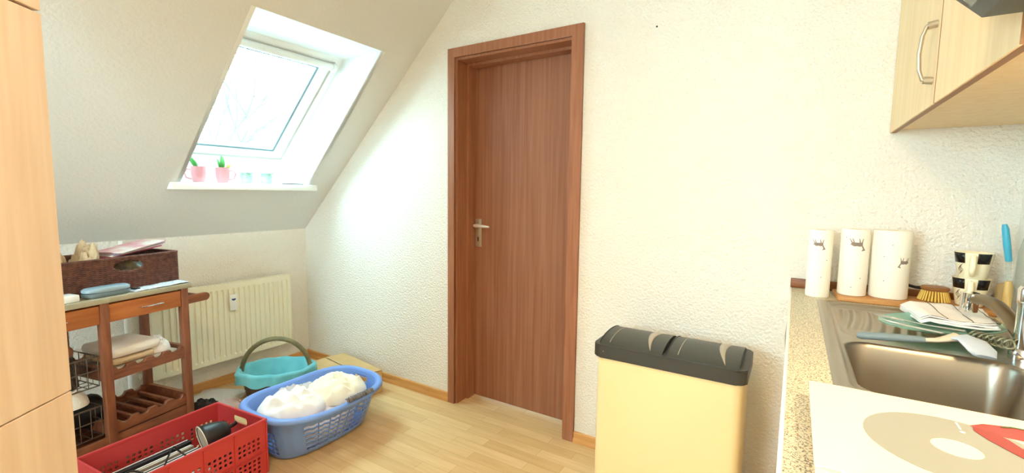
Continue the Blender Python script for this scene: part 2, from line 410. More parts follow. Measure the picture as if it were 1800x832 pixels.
# triangular cheeks closing the sides down to the sill
for yy, t in ((Y1+.03, .02), (Y0, -.02)):
    a = P(sl(1.28), yy, 0); b = P(sA, (Y1 if yy > 1.5 else Y0), WD); c = Vector((pA.x, yy, 1.27))
    lo = [rv.verts.new(p) for p in (a, b, c)]; hi = [rv.verts.new(p+Vector((0, t, 0))) for p in (a, b, c)]
    rv.faces.new(lo); rv.faces.new(hi[::-1])
    for k in range(3): rv.faces.new((lo[k], hi[k], hi[(k+1) % 3], lo[(k+1) % 3]))
part('reveal_lining', rv, MT['reveal'], win, world=True, smooth=0)
Mw = frame_M(P(0, 0, WD), su, (0, 1, 0))  # local z = su x y = -sn? keep generic
zdir = su.cross(Vector((0, 1, 0)))
def winplate(s0, s1, y0, y1, w0, w1, wy, d0, d1):
    """frame ring between depths d0..d1; w0 bottom width, w1 top width, wy sides"""
    bm = plate(rect(s0, s1, y0, y1), [rect(s0+w0, s1-w1, y0+wy, y1-wy)], d1-d0)
    sgn = 1 if zdir.dot(sn) > 0 else -1
    bm.transform(frame_M(P(0, 0, d0 if sgn > 0 else d1), su, (0, 1, 0)))
    return bm
part('window_frame', winplate(sA-.02, sB+.02, Y0-.02, Y1+.02, .055, .05, .060, WD-.004, WD+.06), MT['white_pl'], win, world=True, smooth=0)
sash = winplate(sA+.036, sB-.034, Y0+.043, Y1-.043, .065, .065, .075, WD+.008, WD+.06)
sh = part('window_sash', sash, MT['white_pl'], win, world=True, smooth=0)
part('glazing_gasket', winplate(sA+.099, sB-.097, Y0+.116, Y1-.116, .005, .005, .006, WD+.004, WD+.03), MT['gasket'], sh, world=True, smooth=0)
part('glass_pane', winplate(sA+.09, sB-.09, Y0+.11, Y1-.11, .0, .0, .0, WD+.03, WD+.034) if False else
     (lambda b: (b.transform(frame_M(P(0, 0, WD+.034), su, (0, 1, 0))), b)[1])(plate(rect(sA+.095, sB-.093, Y0+.112, Y1-.112), [], .004)), MT['pane'], win, world=True, smooth=0)
# ventilation bar along the head of the sash
vb = NB(); tube(vb, [P(sB-.062, Y0+.05, WD-.012), P(sB-.062, Y1-.05, WD-.012)], .021, 14)
part('ventilation_bar', vb, MT['white_pl'], win, world=True)
part('bar_end_bracket', (lambda b: (tube(b, [P(sB-.062, Y1-.055, WD-.014), P(sB-.062, Y1-.035, WD-.014)], .026, 14), b)[1])(NB()), MT['white_pl'], win, world=True)
sb = bx(pA.x-.01, -2.735, 1.138-.05, 1.93, 1.2585, 1.2985, .006)
part('window_sill', sb, MT['white_pl'], win, world=True)
# unseen rear window, added along with the fill light
w2 = thing('window_2', None, None, (-1.3, YB, 1.0), kind='structure')
MB_ = frame_M((0, YB-.02, 0), (1, 0, 0), (0, 0, 1))
part('window_frame', plate(rect(-1.85, -.75, 1.0, 2.1), [rect(-1.79, -1.33, 1.06, 2.04), rect(-1.27, -.81, 1.06, 2.04)], .05, MB_), MT['white_pl'], w2, world=True, smooth=0)
part('glass_pane', bx(-1.80, -.80, YB-.05, YB-.046, 1.05, 2.05), MT['pane'], w2, world=True, smooth=0)

# ------------------------------------------------------------------ door_1
dr = thing('door_1', None, None, (-1.3, D, 0), kind='structure')
fr = plate([(-1.714, 0), (-1.669, 0), (-1.669, 2.012), (-.952, 2.012), (-.952, 0), (-.893, 0), (-.893, 2.062), (-1.714, 2.062)], [], .016, frame_M((0, D, 0), (1, 0, 0), (0, 0, 1)))
part('door_casing', fr, MT['sapele2'], dr, world=True, smooth=0)
jb = NB()
box(jb, -1.6755, -1.655, D+.001, D+.249, 0, 2.022); box(jb, -.962, -.9305, D+.001, D+.249, 0, 2.022); box(jb, -1.655, -.962, D+.001, D+.249, 1.998, 2.0195)
part('door_jamb', jb, MT['sapele2'], dr, world=True, smooth=0)
st_ = NB()
box(st_, -1.655, -1.640, D+.085, D+.149, 0, 1.998); box(st_, -.977, -.962, D+.085, D+.149, 0, 1.998); box(st_, -1.64, -.977, D+.085, D+.149, 1.983, 1.998)
part('door_stop', st_, MT['sapele2'], dr, world=True, smooth=0)
lf = part('door_leaf', bx(-1.653, -.964, D+.151, D+.191, .006, 1.996, .002), MT['sapele'], dr, world=True, smooth=0)
hp = NB(); box(hp, -1.633, -1.588, D+.143, D+.152, .938, 1.106, .003)
pl_ = part('handle_plate', hp, MT['nickel'], lf, world=True)
lv = NB(); tube(lv, [(-1.611, D+.145, 1.066), (-1.611, D+.118, 1.066)], .010, 14)
tube(lv, [(-1.616, D+.112, 1.066), (-1.600, D+.108, 1.066), (-1.55, D+.106, 1.066), (-1.505, D+.108, 1.063)], [.010, .0105, .0095, .006], 14)
part('lever_handle', lv, MT['lever'], lf, world=True)
part('keyhole', plate(ell(0, .012, .005, .006, 10)+[(-.003, -.012), (.003, -.012)][::-1] if False else rrect(-.0035, .0035, -.013, .013, .003), [], .001, frame_M((-1.611, D+.1425, .985), (1, 0, 0), (0, 0, 1))), MT['black'], lf, world=True, smooth=0)
# beech skirting boards
def skirt(name, pts):
    bm = NB(); prof = [(0, 0), (.018, 0), (.018, .012), (.016, .020), (.0135, .027), (.0125, .050), (.010, .055), (0, .055)]
    (x0, y0), (x1, y1), (nx, ny) = pts
    A = [bm.verts.new((x0+nx*a, y0+ny*a, z)) for a, z in prof]; B = [bm.verts.new((x1+nx*a, y1+ny*a, z)) for a, z in prof]
    n = len(prof)
    for k in range(n): bm.faces.new((A[k], A[(k+1) % n], B[(k+1) % n], B[k]))
    bm.faces.new(A[::-1]); bm.faces.new(B); struct(part(name, bm, MT['base'], smooth=0))
skirt('baseboard_far', ((XL, D), (-1.715, D), (0, -1))); skirt('baseboard_far_right', ((-.892, D), (.0, D), (0, -1)))
skirt('baseboard_left', ((XL, YB), (XL, D), (1, 0)))
# small hole/nail in the plaster
nb = NB(); tube(nb, [(-.558, D-.003, 1.989), (-.560, D+.004, 1.991)], .004, 8)
o = part('wall_nail', nb, MT['black']); tag(o, 'tiny dark nail in the plain wall, up and right of the door', 'nail')

# ------------------------------------------------------------------ radiator
XF = -2.992
rad = thing('radiator', 'cream ribbed panel radiator on the low wall under the skylight', 'radiator', (XL, 1.46, .185))
ry0, ry1, rz0, rz1 = 1.055, 1.875, .187, .672
rb = NB(); nr = 24; m0 = .022
def rp(u, v):
    y = ry0+(ry1-ry0)*u; z = rz0+(rz1-rz0)*v
    d = 0
    if .05 < v < .93:
        k = (y-ry0-m0)/((ry1-ry0-2*m0)/nr)
        if 0 <= k <= nr:
            ph = k % 1; e = min(1, (v-.05)/.02, (.93-v)/.02)
            d = -.009*e if .62 < ph < .98 else 0
            if .54 < ph <= .62: d = -.009*e*(ph-.54)/.08
    return (XF+d, y, z)
grid(rb, 240, 60, rp)
bmesh.ops.recalc_face_normals(rb, faces=rb.faces)
part('front_panel', rb, MT['rad'], rad, world=True, smooth=30)
rb2 = NB(); box(rb2, XF-.062, XF-.045, ry0+.01, ry1-.01, rz0+.01, rz1-.01, .004); part('rear_panel', rb2, MT['rad'], rad, world=True)
rs = NB()
rs.free()
for y in (ry0, ry1): part('side_cover', bx(XF-.062, XF+.001, y-.003, y+.003, rz0, rz1, .001), MT['rad'], rad, world=True)
g = NB(); box(g, XF-.062, XF-.002, ry0, ry1, rz1-.006, rz1)
for k in range(40): box(g, XF-.052, XF-.012, ry0+.02+k*.02, ry0+.032+k*.02, rz1-.001, rz1+.002)
part('top_grille', g, MT['rad'], rad, world=True, smooth=0)
for y in (1.2, 1.72): part('wall_bracket', bx(XL, XF-.06, y-.02, y+.02, .26, .6), MT['rad'], rad, world=True, smooth=0)
vv = NB(); tube(vv, [(XF-.05, ry0, .215), (XF-.05, 1.02, .215)], .012, 12); tube(vv, [(XF-.05, 1.03, .215), (XF-.05, 1.0, .215)], .019, 12); tube(vv, [(XF-.05, 1.02, .215), (XF-.05, 1.02, 0)], .008, 10)
part('valve', vv, MT['nickel'], rad, world=True)
hm = NB(); box(hm, XF+.001, XF+.022, 1.458, 1.502, .502, .602, .004); mt_ = part('heat_meter', hm, MT['white_pl'], rad, world=True, label='small white heat meter box clipped on the radiator front')
arc = [(math.cos(a)*.013, math.sin(a)*.013) for a in [PI+PI*k/10 for k in range(11)]]
part('blue_mark', plate(arc, [], .001, frame_M((XF+.022, 1.480, .578), (0, 1, 0), (0, 0, 1))), mat('blue_logo_print', (52, 72, 128), .4), mt_, world=True, smooth=0)
pp = NB(); tube(pp, [(XL+.03, .965, 0.0), (XL+.03, .965, ZK)], .011, 12)
o = part('heating_pipe', pp, MT['white_pl']); tag(o, 'thin white vertical heating pipe on the low wall, seen behind the trolley', 'pipe')

# ------------------------------------------------------------------ tall cupboard at the left edge of the view
cu_ = thing('tall_cupboard', 'tall pale beech fitted cupboard filling the left edge of the view', 'cupboard', (-1.461, .3458, 0), math.atan2(-.779, .627))
# local: x along the face towards the camera side, y>0 out of the face (room side)
part('carcass', bx(.002, .598, -.56, -.019, .0, 2.04), MT['beech'], cu_, smooth=0)
for nm, z0, z1 in (('lower_door', .10, .7735), ('middle_door', .7765, 1.649), ('upper_door', 1.655, 2.04)):
    part(nm, bx(0, .60, -.019, 0, z0, z1, .0015), MT['beech'], cu_, smooth=0)
hh = NB(); tube(hh, [(.54, 0, 1.0), (.54, .028, 1.01), (.54, .03, 1.08), (.54, .028, 1.15), (.54, 0, 1.16)], .005, 10)
part('door_handle', hh, MT['nickel'], cu_)
part('kick_board', bx(.0, .6, -.06, -.045, 0, .1), MT['beech'], cu_, smooth=0)

# ------------------------------------------------------------------ serving trolley
a12 = math.radians(12)
TL = Vector((-math.sin(a12), math.cos(a12), 0))
tr = thing('serving_trolley', 'reddish brown wooden kitchen trolley with drawers and bottle rack before the radiator', 'trolley', (-2.538, 1.027, 0), -math.radians(78))
# local x runs towards the tall cupboard, y>0 towards the viewer, rear legs at y=-.30
X2, X3, YR = .335, .72, -.30
for x, y in ((0, 0), (X2, 0), (X3, 0), (0, YR), (X2, YR), (X3, YR)):
    part('leg', bx(x-.016, x+.016, y-.016, y+.016, .055, .776, .002), MT['trolv'], tr)
part('worktop', bx(-.032, X3+.03, YR-.03, .022, .776, .80, .004), MT['trol_top'], tr)
def bowhandle(x0, z, w):
    b = NB(); tube(b, [(x0-w/2, .012, z), (x0-w/2*.9, .028, z+.002), (x0-w/4, .036, z+.004), (x0+w/4, .036, z+.004), (x0+w/2*.9, .028, z+.002), (x0+w/2, .012, z)], .0045, 8, flat=.8); return b
for x0, x1 in ((.018, X2-.018), (X2+.018, X3-.018)):
    d = part('drawer', bx(x0, x1, -.27, .012, .690, .768, .002), MT['trol_hi'], tr)
    part('drawer_handle', bowhandle((x0+x1)/2-.012, .728, .098), MT['chrome'], d)
def rail(x0, x1, y0, y1, z0, z1, notches=0, nr_=.022):
    pts = [(x0, z0), (x1, z0), (x1, z1)]
    if notches:
        for k in range(notches):
            c = x1-(x1-x0)*(k+.5)/notches
            pts += [(c+nr_*math.cos(a), z1-nr_*math.sin(a)*.8) for a in [PI*q/8 for q in range(9)]]
    pts.append((x0, z1))
    return plate(pts, [], y1-y0, frame_M((0, y1, 0), (1, 0, 0), (0, 0, 1)))
for z0, z1 in ((.432, .487), (.195, .245)):
    part('front_rail', rail(.016, X2-.016, -.010, .008, z0, z1, 4), MT['trol'], tr, smooth=0)
    part('rear_rail', rail(.016, X2-.016, YR-.008, YR+.010, z0, z1, 4), MT['trol'], tr, smooth=0)
for z0, z1 in ((.432, .487), (.195, .245)):
    for x in (0, X2):
        part('side_rail', bx(x-.009, x+.009, YR+.016, -.016, z0, z1), MT['trol'], tr, smooth=0)
part('shelf_board', bx(.009, X2-.009, YR+.01, -.01, .432, .444), MT['trol'], tr, smooth=0)
for k in range(5):
    x = .05+k*.058
    part('rack_slat', bx(x-.008, x+.008, YR+.01, -.01, .205, .222, .002), MT['trol'], tr)
part('plinth', bx(.016, X3-.016, -.012, .008, .06, .188, .002), MT['trol'], tr)
part('rear_plinth', bx(.016, X3-.016, YR-.01, YR+.01, .06, .188, .002), MT['trol'], tr)
part('bottom_board', bx(.016, X3-.016, YR+.01, -.012, .06, .075), MT['trol'], tr, smooth=0)
part('end_plinth', bx(-.009, .009, YR+.016, -.016, .06, .188), MT['trol'], tr, smooth=0)
for x, y in ((.0, 0), (X3, 0), (0, YR), (X3, YR)):
    c = NB(); tube(c, [(x, y-.01, .028), (x, y+.01, .028)], .027, 16); tube(c, [(x, y, .028), (x, y, .06)], .008, 8); part('caster', c, MT['black'], tr)
# towel arms on the window end and their rod
for y in (-.006, YR+.006):
    pts = [(-.012, -.02), (-.012, .02)]+[(-.115-.02*math.sin(a), .02*math.cos(a)) for a in [PI*k/8 for k in range(9)]]
    part('towel_arm', plate(pts, [], .016, frame_M((0, y+.008, .712), (1, 0, 0), (0, 0, 1))), MT['trol'], tr, smooth=0)
rdm = NB(); tube(rdm, [(-.112, YR+.014, .712), (-.112, -.014, .712)], .009, 12); part('towel_rod', rdm, MT['trol'], tr)
# wire baskets in the far bay
def wire_basket(z):
    b = NB(); x0, x1, y0, y1 = X2+.02, X3-.02, YR+.02, -.02
    for zz in (z, z+.07, z+.13):
        tube(b, [(x0, y0, zz), (x1, y0, zz), (x1, y1, zz), (x0, y1, zz)], .003 if zz < z+.12 else .004, 6, closed=True)
    n = 9
    for k in range(n+1):
        x = x0+(x1-x0)*k/n; tube(b, [(x, y0, z+.13), (x, y0, z), (x, y1, z), (x, y1, z+.13)], .0018, 5)
    for k in range(7):
        y = y0+(y1-y0)*k/6; tube(b, [(x0, y, z+.13), (x0, y, z), (x1, y, z), (x1, y, z+.13)], .0018, 5)
    return b
for z in (.20, .42): part('wire_basket', wire_basket(z), MT['wire'], tr)
TM = world_matrix(tr)
def tw(x, y, z): return TM @ Vector((x, y, z))
def on_trolley(bm): bm.transform(TM); return bm

# ---- things on the trolley
def place(bm, name, m, label, cat, group=None, smooth=40, **k):
    # world-space mesh becomes an object with its origin at the middle of its foot
    xs = [v.co.x for v in bm.verts]; ys = [v.co.y for v in bm.verts]; zs = [v.co.z for v in bm.verts]
    loc = ((min(xs)+max(xs))/2, (min(ys)+max(ys))/2, min(zs))
    o = part(name, bm, m, None, smooth=smooth, loc=loc, **k); return tag(o, label, cat, group)
# wicker storage box
WBx0, WBx1, WBy0, WBy1, WBz, WBh = -.033, .54, -.325, -.075, .8030, .147
wk = thing('wicker_basket', 'long dark brown rectangular wicker basket full of papers on top of the trolley', 'basket', tw(.32, -.2, .8005), -math.radians(78))
def weave(w, h, hole=None):
    nu, nv = int(w/.006), int(h/.0045)
    b = NB()
    def fn(u, v):
        x = u*w; z = v*h
        return (x, .0035*math.sin(x*PI/.018*1.0+ (PI if int(v*nv) % 2 else 0)) + .0, z)
    def skip(i, j):
        if not hole: return False
        x = (i+.5)/nu*w; z = (j+.5)/nv*h
        return ((x-hole[0])/hole[2])**2+((z-hole[1])/hole[3])**2 < 1
    grid(b, nu, nv, fn, skip); return b
def side(a, b_, hole=None, name='woven_side'):
    a = Vector(a); b_ = Vector(b_); w_ = (b_-a).length
    m = weave(w_, WBh, hole); d = (b_-a).normalized()
    m.transform(frame_M(a, d, Vector((0, 0, 1)).cross(d)))
    m.transform(TM); return part(name, m, MT['wicker'], wk, world=True, smooth=60, solidify=.007)
ln = WBx1-WBx0
side((WBx0, WBy1, WBz), (WBx1, WBy1, WBz), (.215, .108, .062, .024), 'front_side')
side((WBx0, WBy0, WBz), (WBx1, WBy0, WBz), None, 'rear_side')
side((WBx0, WBy0, WBz), (WBx0, WBy1, WBz), None, 'end_side'); side((WBx1, WBy0, WBz), (WBx1, WBy1, WBz), None, 'end_side')
part('base', on_trolley(bx(WBx0, WBx1, WBy0, WBy1, WBz, WBz+.006)), MT['wicker'], wk, world=True)
rm = NB(); rp_ = [(WBx0, WBy0), (WBx1, WBy0), (WBx1, WBy1), (WBx0, WBy1)]
for k in range(4):
    a, b_ = rp_[k], rp_[(k+1) % 4]; tube(rm, [(a[0], a[1], WBz+WBh), (b_[0], b_[1], WBz+WBh)], .006, 8)
part('rim', on_trolley(rm), MT['wicker'], wk, world=True)
# contents of the basket
place(on_trolley(heap(.42, -.20, WBz+.0125, .068, .10, .205, 3, 0, .3, 6)), 'paper_bag', MT['kraft'], 'crumpled beige paper bag sticking out of the wicker basket beside the cupboard', 'bag')
b = heap(.285, -.20, WBz+.0125, .055, .10, .158, 5, 0, .25, 8)
for v in b.verts:
    if v.co.z > WBz+.12 and abs(v.co.x-.265) < .026: v.co.z += (.026-abs(v.co.x-.265))*2
place(on_trolley(b), 'wrapping_paper', MT['kraft'], 'pointed fold of beige wrapping paper in the middle of the wicker basket', 'paper')
mg = NB()
place(on_trolley(heap(.12, -.21, WBz+.0125, .085, .10, .120, 9, 0, .15, 5)), 'clear_wrapped_parcel', mat('olive_foil', (120, 104, 70), .3, rgb2=(58, 44, 30), vscale=30, spec=.7), 'shiny olive-brown wrapped parcel seen behind the basket hand hole', 'parcel')
cols = [(214, 92, 128), (232, 226, 220), (120, 104, 140), (238, 232, 226)]
for k in range(4):
    Mx = Matrix.Translation((.112-.004*k, -.205+.006*k, WBz+.160+.0075*k)) @ Matrix.Rotation(math.radians(-4+5*k), 4, 'Z') @ Matrix.Rotation(math.radians(9), 4, 'Y')
    m = bx(-.115, .115, -.075, .075, -.002, .002); 
    for v in m.verts: v.co.z += .0
    m.transform(Mx)
    mm = mat('magazine_cover_%s' % ['rose', 'white', 'violet', 'cream'][k], cols[k], .35, rgb2=[(150, 70, 110), (200, 160, 170), (226, 200, 206), (214, 120, 140)][k], vscale=14)
    place(on_trolley(m), 'magazine', mm, ['lowest rose magazine in the pile', 'white magazine lying second from the bottom of the pile', 'violet magazine lying second from the top of the pile', 'cream and pink magazine on top of the pile'][k]+' tilted across the wicker basket', 'magazine', 'magazines in the wicker basket', smooth=0)
# glasses case, white box, newspaper on the worktop
gc = NB(); n = 40
gcd = thing('glasses_case', 'flat grey-blue oval case lying on the trolley before the wicker basket', 'case', tw(.30, -.032, .8005), -math.radians(78))
def caseshape(z0, z1, top):
    b = NB(); rings = []
    for z, s in ((z0, .9), (z0+(z1-z0)*.25, 1), (z0+(z1-z0)*.75, 1), (z1, .9 if top else 1), (z1+.0003, .0)):
        if s == 0: continue
        rings.append([b.verts.new((x*s+.30, y*s-.03, z)) for x, y in rrect(-.085, .085, -.036, .036, .034, 8)])
    for A, B in zip(rings, rings[1:]):
        for k in range(len(A)): b.faces.new((A[k], A[(k+1) % len(A)], B[(k+1) % len(A)], B[k]))
    b.faces.new(rings[0][::-1]); b.faces.new(rings[-1]); return on_trolley(b)
part('lower_shell', caseshape(.8005, .820, False), MT['greydk'], gcd, world=True, smooth=50)
part('upper_shell', caseshape(.8205, .840, True), MT['greyblue'], gcd, world=True, smooth=50)
place(on_trolley(bx(.41, .475, -.06, .005, .8005, .830, .006)), 'small_box', MT['white_pl'], 'small white box at the cupboard end of the trolley top', 'box')
place(on_trolley(bx(.175, .20, -.045, -.015, .8025, .812, .003)), 'bottle_stopper', MT['black'], 'small black lump beside the grey-blue case on the trolley', 'stopper')
npb = NB()
def npf(u, v):
    x = -.028+.245*u; y = -.072+.088*v
    return (x, y, .8015+.003*noise.noise(Vector((x*20, y*20, 0)))+.003*(1-u)+.002)
grid(npb, 24, 10, npf)
npo = place(on_trolley(npb), 'printed_sheet', mat('grey_printed_paper', (232, 232, 236), .8, rgb2=(170, 172, 184), vscale=70, detail=2), 'white printed sheet lying along the window end of the trolley top', 'paper', solidify=.0025)
# second shelf: stack of folded cloths
ys = -.15
def folded(x0, x1, y0, y1, z0, z1, seed):
    b = bx(x0, x1, y0, y1, z0, z1, (z1-z0)*.45, 3)
    bmesh.ops.subdivide_edges(b, edges=b.edges, cuts=3, use_grid_fill=True)
    for v in b.verts:
        q = v.co*18+Vector((seed*3, seed, 0)); v.co.z += .008*noise.noise(q)*(1 if v.co.z > (z0+z1)/2 else .15); v.co.x += .006*noise.noise(q+Vector((4, 4, 4)))
    return on_trolley(b)
place(folded(.02, .29, -.27, -.015, .4475, .476, 1), 'newspaper_stack', mat('newsprint', (214, 206, 190), .85, rgb2=(150, 140, 126), vscale=40, stretch=(1, 1, 8)), 'flat pile of newspapers, lowest on the middle trolley shelf', 'newspapers')
place(folded(.125, .30, -.25, -.02, .4795, .508, 2), 'folded_towel', mat('beige_terry', (206, 184, 152), .95, bump=.5, bscale=200), 'beige folded towel on the newspapers of the middle trolley shelf', 'towel', 'folded cloths on the middle trolley shelf')
place(folded(.095, .30, -.25, -.02, .511, .556, 3), 'folded_towel', mat('cream_terry', (240, 238, 232), .95, bump=.5, bscale=200), 'cream folded towel on top of the cloth stack on the trolley', 'towel', 'folded cloths on the middle trolley shelf')
place(on_trolley(heap(.085, -.11, .479, .06, .08, .055, 12, 0, .45, 9)), 'crumpled_cloth', MT['white_cloth'], 'white crumpled cloth beside the folded towels on the trolley', 'cloth')
# far bay: dark net bag, dark roll, plastic bag, onion, scissors
place(on_trolley(heap(.52, -.15, .4285, .155, .12, .20, 15, 0, .35, 8)), 'net_bag', mat('dark_net', (40, 36, 34), .8, rgb2=(96, 92, 84), vscale=60, stretch=(3, 1, 1)), 'dark crumpled net bag in the upper wire basket of the trolley', 'bag')
cr_ = NB(); tube(cr_, [tw(.345, -.20, .385), tw(.345+.01, -.20, .385)], .0, 3) if False else None
rl = NB(); tube(rl, [(.66, -.15, .275), (.65, -.15, .275), (.315, -.15, .275), (.30, -.15, .275)], [.060, .070, .070, .062], 24)
place(on_trolley(rl), 'dark_bottle', MT['black'], 'thick dark cylinder lying in the lower wire basket of the trolley', 'cylinder')
place(on_trolley(heap(.46, .045, .0, .05, .04, .30, 21, 0, .3, 6) if False else heap(.47, -.085, .352, .105, .07, .075, 21, 0, .45, 7)), 'plastic_bag', MT['plastic_bag'], 'crumpled white plastic bag in the lower trolley basket next to the cupboard', 'bag')
on_ = NB(); bmesh.ops.create_uvsphere(on_, u_segments=20, v_segments=14, radius=.026)
on_.transform(TM @ Matrix.Translation((.45, -.045, .592)) ); place(on_, 'onion', mat('onion_skin', (150, 100, 70), .5, rgb2=(120, 74, 50), vscale=10, stretch=(1, 1, .2)), 'round brown onion lying on the dark net bag', 'onion')
sc = NB(); tube(sc, [(.50+.022*math.cos(a), -.012, .535+.014*math.sin(a)) for a in [2*PI*k/16 for k in range(16)]], .004, 8, closed=True)
place(on_trolley(sc), 'yellow_ring', mat('yellow_plastic', (226, 206, 70), .4), 'small yellow plastic ring hooked on the trolley wire basket', 'ring')

# ------------------------------------------------------------------ red folding crate
ac = math.radians(5.7)
cr = thing('folding_crate', 'red perforated plastic folding crate full of gadgets on the floor at the bottom left', 'crate', (-2.075, .795, 0), ac)
CW, CL, CH, CT = .168, .259, .258, .006
CM = world_matrix(cr)
def hole_grid(x0, x1, z0, z1, nx, nz, hw, hh, grp=0, gap=.012):
    out = []; 
    ngr = (nx-1)//grp if grp else 0
    pitch = (x1-x0-ngr*gap)/(nx)
    for i in range(nx):
        g_ = (i//grp)*gap if grp else 0
        cx = x0+pitch*(i+.5)+g_
        for j in range(nz):
            cz = z0+(z1-z0)*(j+.5)/nz; out.append(rrect(cx-hw, cx+hw, cz-hh, cz+hh, min(hw, hh)*.55, 2))
    return out
holesL = hole_grid(-.235, .235, .128, .190, 20, 3, .0062, .0068, 5, .018)+hole_grid(-.235, .235, .022, .100, 20, 4, .0062, .0066, 5, .018)
holesS = hole_grid(-.135, -.065, .125, .185, 3, 3, .006, .0075)+hole_grid(.065, .135, .125, .185, 3, 3, .006, .0075)+hole_grid(-.135, .135, .022, .100, 11, 4, .006, .0066)+[rrect(-.05, .05, .195, .228, .014, 5)]
for s in (1, -1):
    m = plate(rect(-CL, CL, .004, CH-.012), holesL, CT, frame_M((s*CW+(CT/2 if s > 0 else -CT/2+CT)*1 - (0 if s > 0 else 0), 0, 0), (0, 1, 0), (0, 0, 1)) if False else frame_M((s*CW-(CT/2), 0, 0), (0, 1, 0), (0, 0, 1)))
    sd = part('long_side', m, MT['red'], cr, smooth=0)
    rb_ = NB()
    for y in (-.262, -.122, 0, .122, .262): box(rb_, s*(CW+.004)-.003, s*(CW+.004)+.003, y-.0035, y+.0035, .01, CH-.015)
    for z in (.110, .116): box(rb_, s*(CW+.005)-.004, s*(CW+.005)+.004, -CL, CL, z-.0015, z+.0015)
    part('rib', rb_, MT['red'], sd, smooth=0)
    m = plate(rect(-CW, CW, .004, CH-.012), holesS, CT, frame_M((0, s*CL+CT/2, 0), (1, 0, 0), (0, 0, 1)))
    part('short_side', m, MT['red'], cr, smooth=0)
part('bottom', bx(-CW, CW, -CL, CL, 0, .006), MT['red'], cr, smooth=0)
rimp = plate(rect(-CW-.008, CW+.008, -CL-.008, CL+.008), [rect(-CW+.004, CW-.004, -CL+.004, CL-.004)], .012, Matrix.Translation((0, 0, CH-.012)))
bmesh.ops.bevel(rimp, geom=[e for e in rimp.edges if len(e.link_faces) == 2 and e.calc_face_angle(0) > 1], offset=.002, segments=2, affect='EDGES')
part('rim', rimp, MT['red'], cr)
def in_crate(bm): bm.transform(CM); return bm
# contents
dev = [(-.120, .0, .030, .155, 'black'), (-.082, -.01, .022, .148, 'silver'), (-.050, 0, .024, .140, 'black'), (-.018, .0, .018, .150, 'silver'), (.012, -.02, .026, .138, 'black')]
lab = ['black flat device standing on edge nearest the far side of the red crate', 'silver device on edge, second from the far side of the red crate', 'black device on edge in the middle of the red crate', 'silver device on edge, second from the near side of the device row', 'black device on edge, nearest of the device row in the red crate']
for k, (x, y, t, h, c) in enumerate(dev):
    d = thing('flat_device', lab[k], 'device', CM @ Vector((x, y, .0065)), ac, 'flat devices standing in the red crate')
    part('casing', bx(-t/2, t/2, -.225, .105, 0, h, .003), MT['black'] if c == 'black' else MT['silver'], d)
    part('edge_strip', bx(-t/2+.004, -t/2+.009, -.22, .10, h-.001, h+.001), MT['white_pl'], d, smooth=0)
place(in_crate(bx(.045, .14, -.2, .06, .0065, .128, .004)), 'white_plastic_tray', MT['white_pl'], 'white plastic tray beside the device row in the red crate', 'tray')
# desk lamp head: wide mouth facing the cupboard, body black
lh = thing('lamp_head', 'black cone-shaped lamp shade with pale rim lying on top in the red crate', 'lamp', CM @ Vector((.02, .13, .20)), 0)
Ml = CM @ Matrix.Translation((.03, .075, .212)) @ Matrix.Rotation(math.radians(-12), 4, 'Z') @ Matrix.Rotation(math.radians(-80), 4, 'X') @ Matrix.Diagonal((1.05, 1.05, .78, 1))
l1 = NB(); lathe(l1, [(.058, 0), (.056, .02), (.05, .06), (.040, .10), (.028, .125), (.012, .132), (0, .133)], 32); l1.transform(Ml)
part('shade', l1, MT['black'], lh, world=True, solidify=.003, smooth=60)
l2 = NB(); tube(l2, [(.058*math.cos(a), .058*math.sin(a), 0) for a in [2*PI*k/40 for k in range(40)]], .0032, 8, closed=True); l2.transform(Ml); part('rim', l2, mat('pale_rim', (206, 200, 184), .4), lh, world=True)
l3 = NB(); lathe(l3, [(0, .004), (.053, .004), (.052, .006), (0, .006)], 32); l3.transform(Ml); part('diffuser', l3, mat('beige_diffuser', (196, 188, 168), .5), lh, world=True)
l4 = NB(); tube(l4, [(0, 0, .13), (0, 0, .15), (.01, -.01, .17)], .008, 10); l4.transform(Ml); part('neck', l4, MT['black'], lh, world=True)
# support so the lamp head rests on something: a black bag of cables underneath
place(in_crate(heap(.02, .185, .0065, .12, .065, .145, 31, 0, .3, 8)), 'cable_heap', MT['black'], 'black tangle of plugs and cable under the lamp shade in the red crate', 'cables')
def squig(pts, r, nm, lb):
    b = NB(); P0 = [Vector(p) for p in pts]; out = []
    for i in range(len(P0)-1):
        p0 = P0[max(0, i-1)]; p1 = P0[i]; p2 = P0[i+1]; p3 = P0[min(len(P0)-1, i+2)]
        for q in range(6):
            t = q/6; out.append(.5*((2*p1)+(-p0+p2)*t+(2*p0-5*p1+4*p2-p3)*t*t+(-p0+3*p1-3*p2+p3)*t**3))
    out.append(P0[-1]); tube(b, out, r, 8); return place(in_crate(b), 'cable', MT['black'], lb, 'cable', 'loose cables in the red crate')
squig([(.10, -.16, .140), (.06, -.10, .165), (.02, -.05, .205), (.0, -.02, .225), (-.01, 0, .20), (.03, .02, .165), (.08, .03, .136)], .0035, 'a', 'thin black cable looping up in the middle of the red crate')
squig([(.02, -.20, .146), (-.03, -.21, .165), (-.02, -.16, .195), (.02, -.13, .17), (.06, -.18, .138)], .004, 'b', 'black cable coil at the cupboard end of the red crate')
squig([(.07, .02, .134), (.10, .08, .150), (.13, .03, .160), (.09, -.04, .140), (.11, -.1, .134)], .003, 'c', 'thin black cable on the white tray in the red crate')

